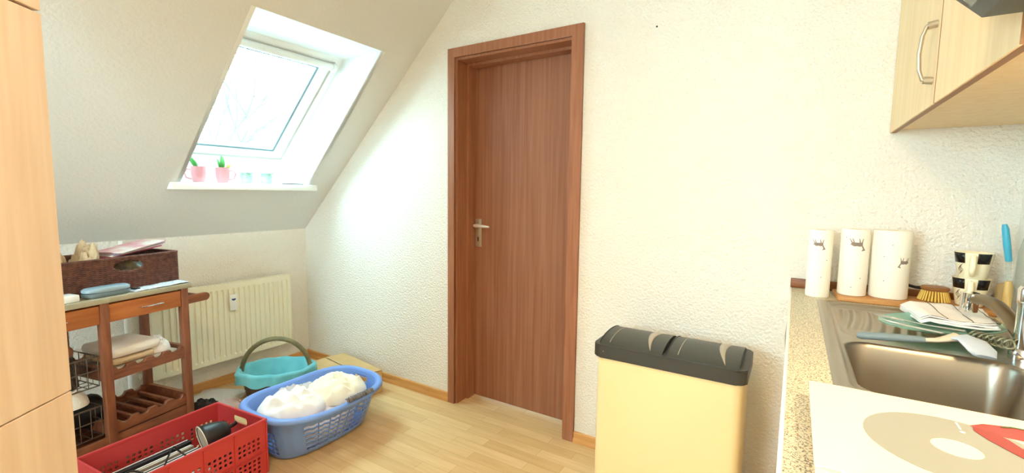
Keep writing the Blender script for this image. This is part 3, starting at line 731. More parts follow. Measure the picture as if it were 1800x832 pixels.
# ------------------------------------------------------------------ blue laundry basket
LB = thing('laundry_basket', 'sky blue plastic laundry basket with wavy slots, full of white laundry', 'laundry basket', (-2.045, 1.400, 0), math.radians(0))
LH = .225
def sup(t, a, b, n=3.0):
    c, s = math.cos(t), math.sin(t); r = (abs(c/a)**n+abs(s/b)**n)**(-1/n); return r*c, r*s
NU, NV = 240, 46
def shell(u, v):
    t = 2*PI*u; k = v**.85
    a = .135+(.224-.135)*k; b = .245+(.300-.245)*k
    if v < .08: q = math.sqrt(max(0, 1-((.08-v)/.08)**2)); a *= .88+.12*q; b *= .93+.07*q
    x, y = sup(t, a, b); z = LH*v
    dip = .018*(math.sin(t)**2) if v > .5 else 0
    z += (dip)*(v-.5)*2 if v > .5 else 0
    uu = u*NU
    if .12 < v < .78: z += .0022*math.sin(uu*2*PI/6)
    return (x, y, z)
def slot(i, j):
    u = i/NU; 
    ang = (u*2*PI)
    c = abs(math.cos(ang)); s = abs(math.sin(ang))
    if 7 <= j <= 35 and (j-7) % 5 in (0, 1, 2) :
        for c0 in (0, .5, 1.0):
            du = abs(u-c0)
            if du < .130:
                k = int(abs((u-c0)*NU+32.5)) % 10
                return k != 0
        for c0 in (.25, .75):
            if abs(u-c0) < .045 and j < 30: return int(abs((u-c0)*NU+24.5)) % 8 != 0
    if 36 <= j <= 40:
        for c0 in (.25, .75):
            if abs(u-c0) < .026: return True
    return False
lb = NB(); V = grid(lb, NU, NV, shell, slot, wrap=True)
bot = [V[i][0] for i in range(NU)]; lb.faces.new(bot[::-1])
part('body', lb, MT['blue'], LB, smooth=60, solidify=.003)
rmb = NB()
def lip(u, v):
    t = 2*PI*u; prof = [(0, 0), (.010, .003), (.022, .002), (.028, -.005), (.029, -.016)]
    d, dz = prof[int(round(v*4))]; x, y = sup(t, .224+d, .300+d); return (x, y, LH+.018*math.sin(t)**2+dz)
grid(rmb, NU, 4, lip, None, wrap=True); part('rim', rmb, MT['blue'], LB, smooth=60, solidify=.003)
tg = bx(-.05, .03, .309, .3125, .205, .236); 
tgo = part('price_tag', bx(-.045, .035, .300, .304, .203, .236), mat('pale_lilac_tag', (214, 206, 236), .5), LB, smooth=0)
tg2 = NB()
for k in range(2): box(tg2, -.035+k*.04, -.010+k*.04, .2992, .3002, .210, .225)
part('tag_print', tg2, mat('pink_print', (202, 110, 190), .5), tgo, smooth=0)
lk = NB(); tube(lk, [(.262, -.03, .238), (.264, -.005, .237), (.263, .03, .239)], .004, 8); 
LM = world_matrix(LB)
def in_lb(bm): bm.transform(LM); return bm
def tapered(bm, a, b, zb):
    for v in bm.verts:
        k = .60+.40*min(1, max(0, v.co.z-.006)/zb); v.co.x *= k; v.co.y *= k
    return bm
def pile(nm, cx, cy, z0, a, b_, h, seed, rot, m, lb_, fold=.4, nf=9):
    o = place(in_lb(heap(cx, cy, z0, a, b_, h, seed, rot, fold, nf, 72)), nm, m, lb_, 'laundry', 'laundry in the blue basket'); return o
wlb = heap(0, 0, .006, .188, .262, .225, 41, 0, .16, 7, 72)
for v in wlb.verts:      # the lump widens upwards like the basket round it
    rr = math.hypot(v.co.x/.188, v.co.y/.262); lift = min(1, v.co.z/.19)
    if rr > .55 and v.co.z < .12: v.co.z = max(v.co.z, .0062)
    k = .60+.36*min(1, v.co.z/.17); v.co.x *= k; v.co.y *= k*1.03
place(in_lb(wlb), 'white_laundry', MT['white_cloth'], 'big heap of white laundry filling the blue basket', 'laundry', 'laundry in the blue basket')
pile('white_sheet', .005, -.135, .190, .150, .142, .080, 43, .3, MT['white_cloth'], 'white sheet crumpled at the crate end of the blue basket', .38, 4.5)
pile('cream_shirt', .03, .10, .19, .155, .14, .085, 46, .2, MT['cream_cloth'], 'cream cotton piece humped at the box end of the blue basket', .3, 6)
pile('grey_cloth', -.10, -.05, .185, .075, .12, .060, 48, -.2, mat('light_grey_cotton', (206, 202, 206), .9), 'light grey cloth along the far side of the blue basket', .4, 5)
pile('dark_sock', -.04, -.235, .20, .022, .035, .03, 50, .4, MT['dark_cloth'], 'small dark sock on the crate end of the white laundry', .3, 6)
b = NB()
def ruf(u, v):
    y = -.0+.16*u; return (.232+.02*v-.0+.002*math.sin(u*90), y, .246+.008*math.sin(v*PI)+.003*math.sin(u*70)-.012*v)
grid(b, 60, 6, ruf)
place(in_lb(b), 'knitted_hem', mat('grey_ribbed_knit', (150, 150, 156), .9, rgb2=(70, 70, 76), vscale=8, stretch=(1, 22, 1)), 'grey ribbed knitted hem hanging over the near rim of the blue basket', 'laundry', 'laundry in the blue basket', solidify=.004)

# ------------------------------------------------------------------ round wicker basket with turquoise liner
ab = math.atan2(.32, .31)
WBk = thing('handled_basket', 'oval wicker basket lined with turquoise cloth, arched willow handle, by the radiator', 'basket', (-2.630, 1.540, 0), ab)
BH = .165
def wsh(u, v):
    t = 2*PI*u; k = .80+.20*v; w_ = .003*math.sin(u*2*PI*30+(PI if int(v*16+.5) % 2 else 0)); x, y = sup(t, .19*k, .138*k, 2.1); r = math.hypot(x, y); return (x*(1+w_/r), y*(1+w_/r), .004+BH*v*.96)
wbm = NB(); Vw = grid(wbm, 180, 16, wsh, None, wrap=True); wbm.faces.new([Vw[i][0] for i in range(180)][::-1])
part('woven_body', wbm, MT['wicker2'], WBk, smooth=60, solidify=.006)
def lin(u, v):
    t = 2*PI*u; wob = .006*math.sin(t*9+1)+.005*noise.noise(Vector((math.cos(t)*3, math.sin(t)*3, v*2)))
    if v < .45:      # outer flap
        q = v/.45; k = 1.13-.0*q; z = BH-.038+.058*q+.006*math.sin(t*7)
        x, y = sup(t, .196*k+wob, .144*k+wob, 2.1)
    elif v < .6:
        q = (v-.45)/.15; k = 1.13-.16*q; z = BH+.020+.012*math.sin(q*PI)-.0*q
        x, y = sup(t, .196*k+wob, .144*k+wob, 2.1)
    else:
        q = (v-.6)/.4; k = .97-.30*q; z = BH+.020-(BH-.0)*q**1.2*.92
        x, y = sup(t, .196*k+wob*.5, .144*k+wob*.5, 2.1)
        x += .006*noise.noise(Vector((t*2, q*3, 1))); 
    return (x, y, max(z, .012))
lbm = NB(); Vl = grid(lbm, 144, 40, lin, None, wrap=True); lbm.faces.new([Vl[i][40] for i in range(144)])
part('cloth_liner', lbm, MT['turq'], WBk, smooth=80, solidify=.003)
hd = NB(); tube(hd, [(-.195*math.cos(PI*k/24) if True else 0, 0, .12+.245*math.sin(PI*k/24)**.85) for k in range(25)], .0135, 12)
part('arched_handle', hd, MT['willow'], WBk, smooth=60)

# ------------------------------------------------------------------ cardboard box in the corner
cb = thing('cardboard_box', 'low brown cardboard box with closed flaps in the corner behind the blue basket', 'box', (-2.392, 1.838, 0), math.radians(-8))
bw, bd, bh = .225, .135, .140
wl = NB()
box(wl, -bw, bw, -bd, -bd+.004, 0, bh); box(wl, -bw, bw, bd-.004, bd, 0, bh); box(wl, -bw, -bw+.004, -bd, bd, 0, bh); box(wl, bw-.004, bw, -bd, bd, 0, bh); box(wl, -bw, bw, -bd, bd, 0, .004)
part('box_walls', wl, MT['card'], cb, smooth=0)
fl = NB(); box(fl, -bw, bw, -bd, -.004, 0, .003); fl.transform(Matrix.Translation((0, -bd, bh+.003)) @ Matrix.Rotation(math.radians(1.5), 4, 'X') @ Matrix.Translation((0, bd, 0))); part('near_flap', fl, MT['card'], cb, smooth=0)
fl = NB(); box(fl, -bw, bw, .002, bd, 0, .003); fl.transform(Matrix.Translation((0, bd, bh+.001)) @ Matrix.Rotation(math.radians(-3), 4, 'X') @ Matrix.Translation((0, -bd, 0))); part('far_flap', fl, MT['card'], cb, smooth=0)

# floor clutter by the trolley
def sheet(u, v):
    x = -.15+.30*u; y = -.11+.22*v; return (x+.02*math.sin(v*3), y, .004+.010*abs(noise.noise(Vector((x*9, y*9, 2))))+.004*noise.noise(Vector((x*30, y*30, 5))))
b = NB(); grid(b, 40, 30, sheet); b.transform(Matrix.Translation((-2.93, 1.33, 0)) @ Matrix.Rotation(.5, 4, 'Z'))
place(b, 'paper_sheet', MT['grey_pap'], 'pale grey sheet of paper on the floor below the radiator', 'paper', solidify=.001)
place(heap(-2.735, 1.325, 0, .09, .05, .035, 61, .5, .4, 8), 'floor_cloth', MT['pinkish'], 'pinkish white cloth on the floor between crate and turquoise-lined basket', 'cloth')
place(heap(-2.835, 1.225, 0, .075, .035, .045, 63, 1.1, .5, 10), 'crumpled_bag', MT['black'], 'crumpled black plastic on the floor at the trolley foot', 'bag')

# ------------------------------------------------------------------ pedal bin with two lids
BX0, BX1, BY0, BY1, BZ = -.664, -.104, 1.70, 1.985, .612
bn = thing('waste_bin', 'wide cream metal recycling bin with two dark lids standing between door and worktop', 'bin', ((BX0+BX1)/2, (BY0+BY1)/2, 0))
def prism(out, z0, z1, inset=0):
    b = NB(); A = [b.verts.new((x, y, z0)) for x, y in out]; B = [b.verts.new((x, y, z1)) for x, y in out]; n = len(out)
    for k in range(n): b.faces.new((A[k], A[(k+1) % n], B[(k+1) % n], B[k]))
    b.faces.new(A[::-1]); b.faces.new(B); return b
part('body', prism(rrect(BX0+.012, BX1-.012, BY0+.010, BY1-.010, .035, 6), .02, BZ+.002), MT['binb'], bn, world=True, smooth=30)
part('foot_plate', prism(rrect(BX0+.02, BX1-.02, BY0+.02, BY1-.02, .03, 5), 0, .02), MT['anth'], bn, world=True, smooth=30)
rimb = prism(rrect(BX0, BX1, BY0, BY1, .035, 6), BZ, BZ+.052)
bmesh.ops.bevel(rimb, geom=[e for e in rimb.edges if abs(e.verts[0].co.z-e.verts[1].co.z) < 1e-6], offset=.004, segments=2, affect='EDGES')
part('lid_frame', rimb, MT['anth'], bn, world=True, smooth=35)
def lidarch(x0, x1, m, nm, par, dz=0, w=1.0):
    b = NB(); yc = (BY0+BY1)/2; hw = (BY1-BY0)/2-.014
    def top(u, v):
        x = x0+(x1-x0)*u; s = -1+2*v; return (x, yc+s*hw, BZ+.050+dz+.040*math.sqrt(max(0, 1-s*s*.92)) - .040*math.sqrt(.08)+.002)
    Vg = grid(b, 2, 30, top)
    # skirts
    lo = [[b.verts.new((v.co.x, v.co.y, BZ+.045)) for v in Vg[i]] for i in (0, 2)]
    for q, i in enumerate((0, 2)):
        for j in range(30): b.faces.new((Vg[i][j], Vg[i][j+1], lo[q][j+1], lo[q][j]))
    for j in (0, 30):
        b.faces.new((Vg[0][j], Vg[1][j], Vg[2][j], lo[1][j], lo[0][j]))
    return part(nm, b, m, par, world=True, smooth=30)
mid = (BX0+BX1)/2
for a, c in ((BX0+.026, mid-.008), (mid+.008, BX1-.026)):
    ld = lidarch(a, c, MT['anth2'], 'lid', bn)
    yc = (BY0+BY1)/2; hw = (BY1-BY0)/2-.014
    def zt(y, e=.0006): s = (y-yc)/hw; return BZ+.052+.040*math.sqrt(max(0, 1-s*s*.92))-.040*math.sqrt(.08)+e
    # silver crescent near the right end
    cres = NB(); n = 24; A = []; B = []
    for k in range(n+1):
        y = yc-hw*.95+(hw*1.6)*k/n; q = k/n; wid = .034*q**.7
        xr = c-.046-.012*math.sin(q*PI); A.append(cres.verts.new((xr+.0+.004*q, y, zt(y)))); B.append(cres.verts.new((xr-wid, y, zt(y))))
    for k in range(n): cres.faces.new((A[k], A[k+1], B[k+1], B[k]))
    part('silver_crescent', cres, MT['silver'], ld, world=True, solidify=.001)
    ln_ = NB(); tube(ln_, [(a+.038, y, zt(y, 0)) for y in [yc-hw*.9+hw*1.8*k/20 for k in range(21)]], .0013, 6)
    part('seam_line', ln_, MT['silver'], ld, world=True)
    gr = NB(); tube(gr, [(a+.0, y, zt(y, .001)) for y in [yc-hw*.96+hw*1.92*k/20 for k in range(21)]], .002, 6); part('edge_bead', gr, MT['black'], ld, world=True)
dt = NB()
for x, z in ((-.617, BZ+.028),): tube(dt, [(x, BY0+.001, z), (x, BY0-.001, z)], .0016, 8)
part('rivet', dt, MT['silver'], bn, world=True)
part('pedal', bx(mid-.03, mid+.03, BY0-.035, BY0+.02, .008, .018, .003), MT['anth'], bn, world=True)

# ------------------------------------------------------------------ kitchen: base units, worktop, sink
ZW = .9134
for k, (y0, y1) in enumerate(((.975, 2.06), (.34, .972), (-.6, .337))):
    bc = thing('base_cabinet', ['cream kitchen base unit under the sink against the door wall', 'cream kitchen base unit under the cream cover boards', 'cream kitchen base unit nearest the camera'][k], 'cabinet', (.32, (y0+y1)/2, 0), 0, 'base units under the worktop')
    part('carcass', bx(.045, .60, y0, y1, .10, .735 if k == 0 else .872), MT['beech_cab'], bc, world=True, smooth=0)
    d = part('door', bx(.026, .044, y0+.002, y1-.002, .105, .87), MT['beech_cab'], bc, world=True, smooth=0)
    hb = NB(); yy = y1-.05; tube(hb, [(.026, yy, .66), (.004, yy, .67), (-.001, yy, .73), (.004, yy, .79), (.026, yy, .80)], .005, 8); part('handle', hb, MT['nickel'], d, world=True)
    part('plinth', bx(.08, .6, y0, y1, 0, .1), MT['beech_cab'], bc, world=True, smooth=0)
SX0, SX1, SY0, SY1 = .080, .520, .990, 1.862
wt = thing('kitchen_worktop', 'speckled cream worktop with white front edge running along the right wall', 'worktop', (.3, .73, .875))
part('slab', plate(rect(.006, XR-.001, -.6, D-.001), [rect(SX0+.012, SX1-.012, SY0+.012, SY1-.012)], .038, Matrix.Translation((0, 0, ZW-.038))), MT['speckle'], wt, world=True, smooth=0)
part('front_edge', bx(-.0005, .006, -.6, D-.001, ZW-.038, ZW, .001), mat('white_edge_band', (240, 238, 232), .4), wt, world=True, smooth=0, label='white edge band')
# cherry strip where worktop meets the walls
tb = NB(); box(tb, .001, XR-.001, D-.016, D-.0005, ZW+.0005, ZW+.036, .003); box(tb, XR-.016, XR-.001, -.6, D-.017, ZW+.0005, ZW+.036, .003)
struct(part('trim_1', tb, MT['strip']))
# sink
sk = thing('kitchen_sink', 'stainless steel sink with ribbed draining board set in the speckled worktop', 'sink', (.3, 1.43, ZW))
def smooth01(t): t = max(0, min(1, t)); return t*t*(3-2*t)
def rbox(x, y, x0, x1, y0, y1, r):
    dx = max(x0+r-x, x-(x1-r), 0); dy = max(y0+r-y, y-(y1-r), 0)
    if dx > 0 or dy > 0: return r-math.hypot(dx, dy) if (dx > 0 and dy > 0) else min(r-dx if dx > 0 else r, r-dy if dy > 0 else r)
    return min(x-x0, x1-x, y-y0, y1-y)
def skz(x, y):
    z = ZW+.0035
    e = min(x-SX0, SX1-x, y-SY0, SY1-y)
    z -= .0035*(1-smooth01(e/.006))
    d2 = rbox(x, y, SX0+.024, SX1-.02, SY0+.02, SY1-.02, .03)       # raised bead then sunken field
    z += .0018*math.exp(-((d2-.002)/.003)**2)
    z -= .006*smooth01(d2/.012)
    d3 = rbox(x, y, .118, .44, 1.425, 1.815, .05)                     # draining board
    if d3 > 0:
        z -= .006*smooth01(d3/.015)
        if d3 > .012: z += .0036*(math.sin((x-.05*math.sin((y-1.42)*4))*2*PI/.030))*smooth01((d3-.012)/.02)*smooth01((y-1.50)/.05)
    d = rbox(x, y, .122, .425, 1.025, 1.382, .055)                   # bowl
    z -= .155*smooth01((d+.004)/.040) if d > -.004 else 0
    return z
skb = NB(); nx, ny = 130, 220
grid(skb, nx, ny, lambda u, v: (SX0+(SX1-SX0)*u, SY0+(SY1-SY0)*v, skz(SX0+(SX1-SX0)*u, SY0+(SY1-SY0)*v)))
part('basin', skb, MT['steel'], sk, world=True, smooth=60)
dn = NB(); lathe(dn, [(0, .003), (.012, .003), (.014, .001), (.030, .001), (.038, .003), (.041, 0)], 32, (.27, 1.20, ZW-.158)); part('drain', dn, MT['chrome'], sk, world=True)
# tap
tp = thing('mixer_tap', 'chrome single lever mixer tap with curved spout at the back of the sink', 'tap', (.452, 1.432, ZW+.004))
t1 = NB(); lathe(t1, [(0, -.002), (.028, -.002), (.028, .010), (.025, .022), (.023, .024), (.023, .026), (.0, .026)], 32, (.452, 1.432, ZW)); part('base_ring', t1, MT['chrome'], tp, world=True)
t2 = NB(); lathe(t2, [(.022, .026), (.0225, .12), (.024, .125), (.024, .155), (.020, .162), (0, .163)], 32, (.452, 1.432, ZW)); part('body', t2, MT['chrome'], tp, world=True)
spt = [(.452, 1.436, ZW+.036), (.448, 1.465, ZW+.052), (.442, 1.505, ZW+.074), (.434, 1.555, ZW+.091), (.425, 1.605, ZW+.096), (.415, 1.646, ZW+.090)]
t3 = NB(); tube(t3, spt, [.015, .0155, .0155, .015, .014, .013], 16); part('spout', t3, MT['dark_spout'], tp, world=True, smooth=60)
t4 = NB(); tube(t4, [(.408, 1.655, ZW+.104), (.407, 1.657, ZW+.054)], .0185, 24); tube(t4, [(.4075, 1.656, ZW+.082), (.4075, 1.656, ZW+.078)], .0192, 24); part('aerator', t4, MT['chrome'], tp, world=True)
t5 = NB(); tube(t5, [(.452, 1.425, ZW+.160), (.452, 1.38, ZW+.178), (.450, 1.33, ZW+.186)], [.009, .007, .006], 12, flat=.7); part('lever', t5, MT['chrome'], tp, world=True)

# things on the draining board
ZD = ZW-.004
def sweepbowl():
    b = NB(); lathe(b, [(0, .004), (.075, .004), (.11, .012), (.155, .022), (.158, .026), (.155, .027), (.11, .016), (.07, .009), (0, .009)], 48, (0, 0, 0), 1, .62); return b
gb = sweepbowl(); gb.transform(Matrix.Translation((.345, 1.60, ZD+.004)) @ Matrix.Rotation(math.radians(38), 4, 'Z'))
place(gb, 'glass_dish', MT['teal'], 'shallow teal green glass dish on the draining board', 'dish')
# fork lying in the dish
def strip(pts, w, t=.002):
    b = NB(); tube(b, pts, w, 8, flat=.35); return b
fk = NB(); fa = Vector((.205, 1.60, ZD+.030)); fd = Vector((.86, -.50, 0)).normalized(); fp = Vector((.50, .86, 0))
for k in range(4):
    o_ = fp*(k-1.5)*.0065; tube(fk, [fa+o_+fd*.045, fa+o_+fd*.02, fa+o_*.9+Vector((0, 0, .004))], .0016, 6)
tube(fk, [fa+fd*.042, fa+fd*.055, fa+fd*.07], [.012, .012, .006], 10, flat=.2); tube(fk, [fa+fd*.07, fa+fd*.12, fa+fd*.19+Vector((0, 0, .004))], [.004, .0035, .006], 8, flat=.5)
place(fk, 'fork', MT['chrome'], 'steel fork lying on the glass dish', 'fork')
kn = NB(); tube(kn, [(.215, 1.55, ZD+.030), (.26, 1.50, ZD+.031), (.32, 1.46, ZD+.032)], [.004, .010, .008], 10, flat=.18)
place(kn, 'table_knife', MT['chrome'], 'steel knife resting on the near rim of the glass dish', 'knife')
# dishcloth: folded, with dark check lines
dc = thing('dishcloth', 'white folded dishcloth with thin dark lines lying over the glass dish', 'cloth', (.38, 1.68, ZD+.03))
def cl(u, v, dz=0):
    a = Vector((.285, 1.765)); b_ = Vector((.478, 1.795)); c = Vector((.300, 1.575)); d = Vector((.445, 1.560))
    p = a*(1-u)*(1-v)+b_*u*(1-v)+c*(1-u)*v+d*u*v
    return (p.x, p.y, ZD+.034+dz+.004*math.sin(u*5+v*2)+.004*noise.noise(Vector((p.x*25, p.y*25, dz*100))) - .012*max(0, .12-u)/.12)
for k in range(3):
    b = NB(); grid(b, 24, 20, lambda u, v: cl(u*(1-.02*k), v*(1-.015*k)+.0, .0055*k)); part('fold_layer', b, MT['white_cloth'], dc, world=True, solidify=.0035)
sl_ = NB()
for u in (.30, .62, .9): tube(sl_, [Vector(cl(u+.06*q/10, q/10*.96, .0138)) for q in range(11)], .0009, 5)
for v in (.965,): tube(sl_, [Vector(cl(q/20, v, .0125)) for q in range(21)], .0012, 5)
part('dark_line', sl_, mat('brown_black_thread', (74, 62, 54), .8), dc, world=True)
# spatula / serving spoon grey handle with pale blue head
st = thing('washing_up_spoon', 'grey handled cooking spoon with pale blue head lying in front of the glass dish', 'spoon', (.27, 1.37, ZD))
hz = ZW+.010
h1 = NB(); tube(h1, [(.148, 1.382, hz+.004), (.156, 1.380, hz+.005), (.20, 1.378, hz+.010), (.245, 1.376, hz+.014), (.272, 1.376, hz+.016)], [.009, .0125, .0125, .0115, .009], 12, flat=.75)
part('handle', h1, MT['greydk'], st, world=True, smooth=60)
h2 = NB(); tube(h2, [(.27, 1.376, hz+.016), (.29, 1.378, hz+.018), (.31, 1.382, hz+.024), (.328, 1.388, hz+.030)], [.009, .0095, .013, .018], 12, flat=.5); part('neck', h2, mat('beige_grey_plastic', (196, 186, 166), .4), st, world=True, smooth=60)
h3 = NB(); tube(h3, [(.320, 1.386, hz+.028), (.336, 1.380, hz+.032), (.352, 1.366, hz+.025), (.362, 1.352, hz+.013), (.364, 1.344, hz+.004)], [.016, .026, .033, .032, .024], 16, flat=.25); part('head', h3, mat('pale_blue_plastic', (176, 190, 208), .45), st, world=True, smooth=60)
# spiral scourer pad behind the spoon
sc_ = NB()
for k in range(12):
    cx, cy = .375+.0085*(k % 6)+.004, 1.455+.02*(k//6)-.006*(k % 6)
    tube(sc_, [(cx+.010*math.cos(a), cy+.004*math.sin(a*2), ZD+.034+.010*math.sin(a)) for a in [2*PI*q/12 for q in range(12)]], .0022, 6, closed=True)
place(sc_, 'wire_scourer', mat('dull_green_wire', (128, 132, 112), .45, .4), 'curly grey-green scourer between dish and spoon head', 'scourer')
# oak board at the end wall with the paper rolls
ob_ = thing('cutting_board', 'thin light brown wooden board behind the sink, under two paper rolls', 'board', (.33, 1.98, ZW+.0005), math.radians(3))
part('plank', bx(-.195, .200, -.092, .058, 0, .0155, .004, M=None), MT['board_wood'], ob_)
BT = ZW+.0165
def roll(cx, cy, r, z0, h, label, deer, dots, group='kitchen paper rolls'):
    t = thing('paper_roll', label, 'paper roll', (cx, cy, z0), 0, group)
    b = NB(); lathe(b, [(.019, 0), (r-.002, 0), (r, .003), (r, h-.003), (r-.002, h), (.019, h), (.019, 0)], 48); part('paper', b, MT['paper'], t, smooth=50)
    c = NB(); lathe(c, [(.0175, .001), (.0190, .001), (.0190, h-.001), (.0175, h-.001), (.0175, .001)], 24); part('cardboard_core', c, MT['card'], t)
    def wrap(px, pz, e=.0005):  # px: arc length from the camera-facing line, pz height
        base = math.atan2(-cy, -cx); a = base+px/r; return ((r+e)*math.cos(a), (r+e)*math.sin(a), pz)
    def wpoly(b, pts, cx_, cz_, s, fl=1):
        # fan triangulation, subdivided enough for the curvature
        vs = [b.verts.new(wrap(cx_+fl*x*s, cz_+z*s)) for x, z in pts]; b.faces.new(vs)
    for (dx, dz, s, fl_) in deer:
        d = NB()
        # animal upside down: legs up, head low on one side
        segs = [(-.9, -.35), (-.45, -.5), (0, -.42), (.45, -.5), (.9, -.25)]
        for (x0, z0_), (x1, z1_) in zip(segs, segs[1:]): wpoly(d, [(x0, z0_), (x1, z1_), (x1, .28), (x0, .28)], dx, dz, s, fl_)
        wpoly(d, [(-.9, -.25), (-.55, -.1), (-1.05, -1.1), (-1.3, -1.0)], dx, dz, s, fl_)      # neck down
        wpoly(d, [(-1.35, -1.0), (-1.0, -.95), (-.75, -1.25), (-.80, -1.38), (-1.4, -1.2)][::1], dx, dz, s, fl_)
        for x, x2 in ((-.75, -.95), (-.45, -.30), (.50, .75), (.8, 1.25)): wpoly(d, [(x-.11, .25), (x+.11, .25), (x2+.05, 1.05), (x2-.05, 1.05)], dx, dz, s, fl_)
        wpoly(d, [(.85, -.1), (.9, .15), (1.15, -.35)], dx, dz, s, fl_)
        part('deer_print', d, MT['print'], t, smooth=0)
    if dots:
        d = NB()
        for (x, z) in dots: wpoly(d, [(.0022*math.cos(a)*(1 if k % 2 else .45), .0022*math.sin(a)*(1 if k % 2 else .45)) for k, a in enumerate([2*PI*q/10 for q in range(10)])], x, z, 1)
        part('star_print', d, MT['print_dk'], t, smooth=0)
    return t
roll(.083, 1.935, .036, ZW+.0005, .236, 'slimmest white paper roll with a deer print, standing on the worktop corner', [(-.006, .188, .0150, -1)], [(.008, .072), (.022, .132)])
roll(.181, 1.945, .041, BT+.001, .226, 'middle white paper roll with a deer print, second from the worktop corner', [(.006, .178, .0175, -1)], [(.022, .062), (-.026, .198), (-.002, .03)])
roll(.281, 1.965, .0525, BT+.001, .226, 'thickest white paper roll, third from the worktop corner', [(.040, .125, .014, 1)], [(.004, .180), (-.016, .140), (-.012, .06)])
# washing up brush with yellow bristles
bs = thing('washing_up_brush', 'wooden washing-up brush head with yellow bristles beside the thickest paper roll', 'brush', (.392, 1.985, BT))
b1 = NB(); lathe(b1, [(0, .034), (.034, .034), (.037, .040), (.034, .046), (0, .048)], 28, (.405, 1.99, BT)); part('head', b1, MT['brwood'], bs, world=True)
b2 = NB()
for k in range(30):
    a = 2*PI*k/30
    for r0 in (.018, .030): tube(b2, [(.405+r0*math.cos(a), 1.99+r0*math.sin(a), BT+.036), (.405+r0*1.35*math.cos(a), 1.99+r0*1.35*math.sin(a), BT+.001)], [.0026, .0030], 5)
part('bristle_ring', b2, MT['bristle'], bs, world=True)
b3 = NB(); tube(b3, [(.378, 1.995, BT+.038), (.36, 2.005, BT+.036), (.345, 2.02, BT+.038), (.336, 2.035, BT+.040)], [.007, .005, .005, .006], 10); part('handle', b3, MT['black'], bs, world=True)
# two stacked cups
def cup(z0, label, rotk):
    cx, cy = .482, 1.962
    t = thing('striped_cup', label, 'cup', (cx, cy, z0), 0, 'stacked black and ivory cups')
    hgt = .088; rb0, rt0 = .0325, .0455
    b = NB(); lathe(b, [(0, 0), (rb0-.002, 0), (rb0, .003), (rt0, hgt-.001), (rt0-.001, hgt), (rt0-.0025, hgt-.001), (rb0-.003, .005), (0, .005)], 40); part('bowl', b, MT['porc'], t, smooth=50)
    base = math.atan2(-cy, -cx)
    for a0, a1 in ((-1.25, -.32), (.34, 1.15), (1.75, 2.9), (3.4, 4.4)):
        def f(u, v, a0=a0, a1=a1): a = base+rotk+a0+(a1-a0)*u; z = hgt*(.99-.36*v); r = rb0+(rt0-rb0)*z/hgt+.0004; return (r*math.cos(a), r*math.sin(a), z)
        k_ = NB(); grid(k_, 10, 2, f)
        part('black_patch', k_, MT['blackgl'], t, smooth=60, solidify=.0004)
    sw = NB(); 
    for q in range(3):
        tube(sw, [((rb0+.0085+.0*q)*math.cos(base-.75+.12*math.sin(s*1.7)+.05*q), (rb0+.0085)*math.sin(base-.75+.12*math.sin(s*1.7)+.05*q), .020+.006*s+.004*q) for s in range(5)], .0006, 5)
    part('line_print', sw, MT['print_dk'], t)
    hn = NB(); dirv = Vector((math.cos(base), math.sin(base), 0))
    pts = [dirv*(rt0-.004)+Vector((0, 0, hgt*.86)), dirv*(rt0+.020)+Vector((0, 0, hgt*.88)), dirv*(rt0+.028)+Vector((0, 0, hgt*.6)), dirv*(rt0+.020)+Vector((0, 0, hgt*.30)), dirv*(rb0+.002)+Vector((0, 0, hgt*.22))]
    tube(hn, pts, [.0075, .0075, .007, .0065, .006], 12); part('handle', hn, MT['porc'], t, smooth=60)
cup(BT+.001, 'lower of the two stacked black and ivory cups behind the tap', 0)
cup(BT+.001+.080, 'upper of the two stacked black and ivory cups behind the tap', -.12)
# slim bottle brush: blue grip, clear stem in a slim glass
bb = thing('dish_soap_brush', 'upright clear stemmed dish brush with bright light blue grip beside the cups', 'brush', (.552, 1.95, ZW))
g1 = NB(); tube(g1, [(.556, 1.95, ZW+.165), (.548, 1.95, ZW+.215), (.541, 1.95, ZW+.262), (.538, 1.95, ZW+.276)], [.0095, .011, .0105, .007], 14, flat=.8); part('grip', g1, MT['cyan'], bb, world=True)
g2 = NB(); tube(g2, [(.560, 1.95, ZW+.10), (.556, 1.95, ZW+.17)], .007, 12); part('stem', g2, MT['clear'], bb, world=True)
g3 = NB(); tube(g3, [(.566, 1.95, ZW+.001), (.565, 1.95, ZW+.02), (.563, 1.95, ZW+.06), (.560, 1.95, ZW+.105)], [.0125, .0135, .0125, .008], 14); part('soap_reservoir', g3, MT['amber'], bb, world=True)
sp_ = bx(-.012, .012, -.03, .03, 0, .085, .010, 3); sp_.transform(Matrix.Translation((.586, 2.02, ZW+.001)) @ Matrix.Rotation(.1, 4, 'Z'))
sp_ = NB(); lathe(sp_, [(0, 0), (.018, 0), (.022, .012), (.022, .07), (.016, .086), (0, .09)], 24, (.575, 2.018, ZW+.001), 1, 1)
place(sp_, 'beige_sponge', mat('beige_sponge', (196, 170, 120), .9, bump=.6, bscale=200), 'rounded beige sponge standing behind the blue brush', 'sponge')
cg = NB(); lathe(cg, [(0, 0), (.020, 0), (.021, .01), (.021, .20), (.012, .24), (.012, .285), (.0105, .285), (.0105, .24), (.0195, .20), (.0195, .012), (0, .010)], 28, (.579, 1.90, ZW+.001))
place(cg, 'glass_bottle', MT['clear'], 'tall clear glass bottle at the right edge beside the blue brush', 'bottle')

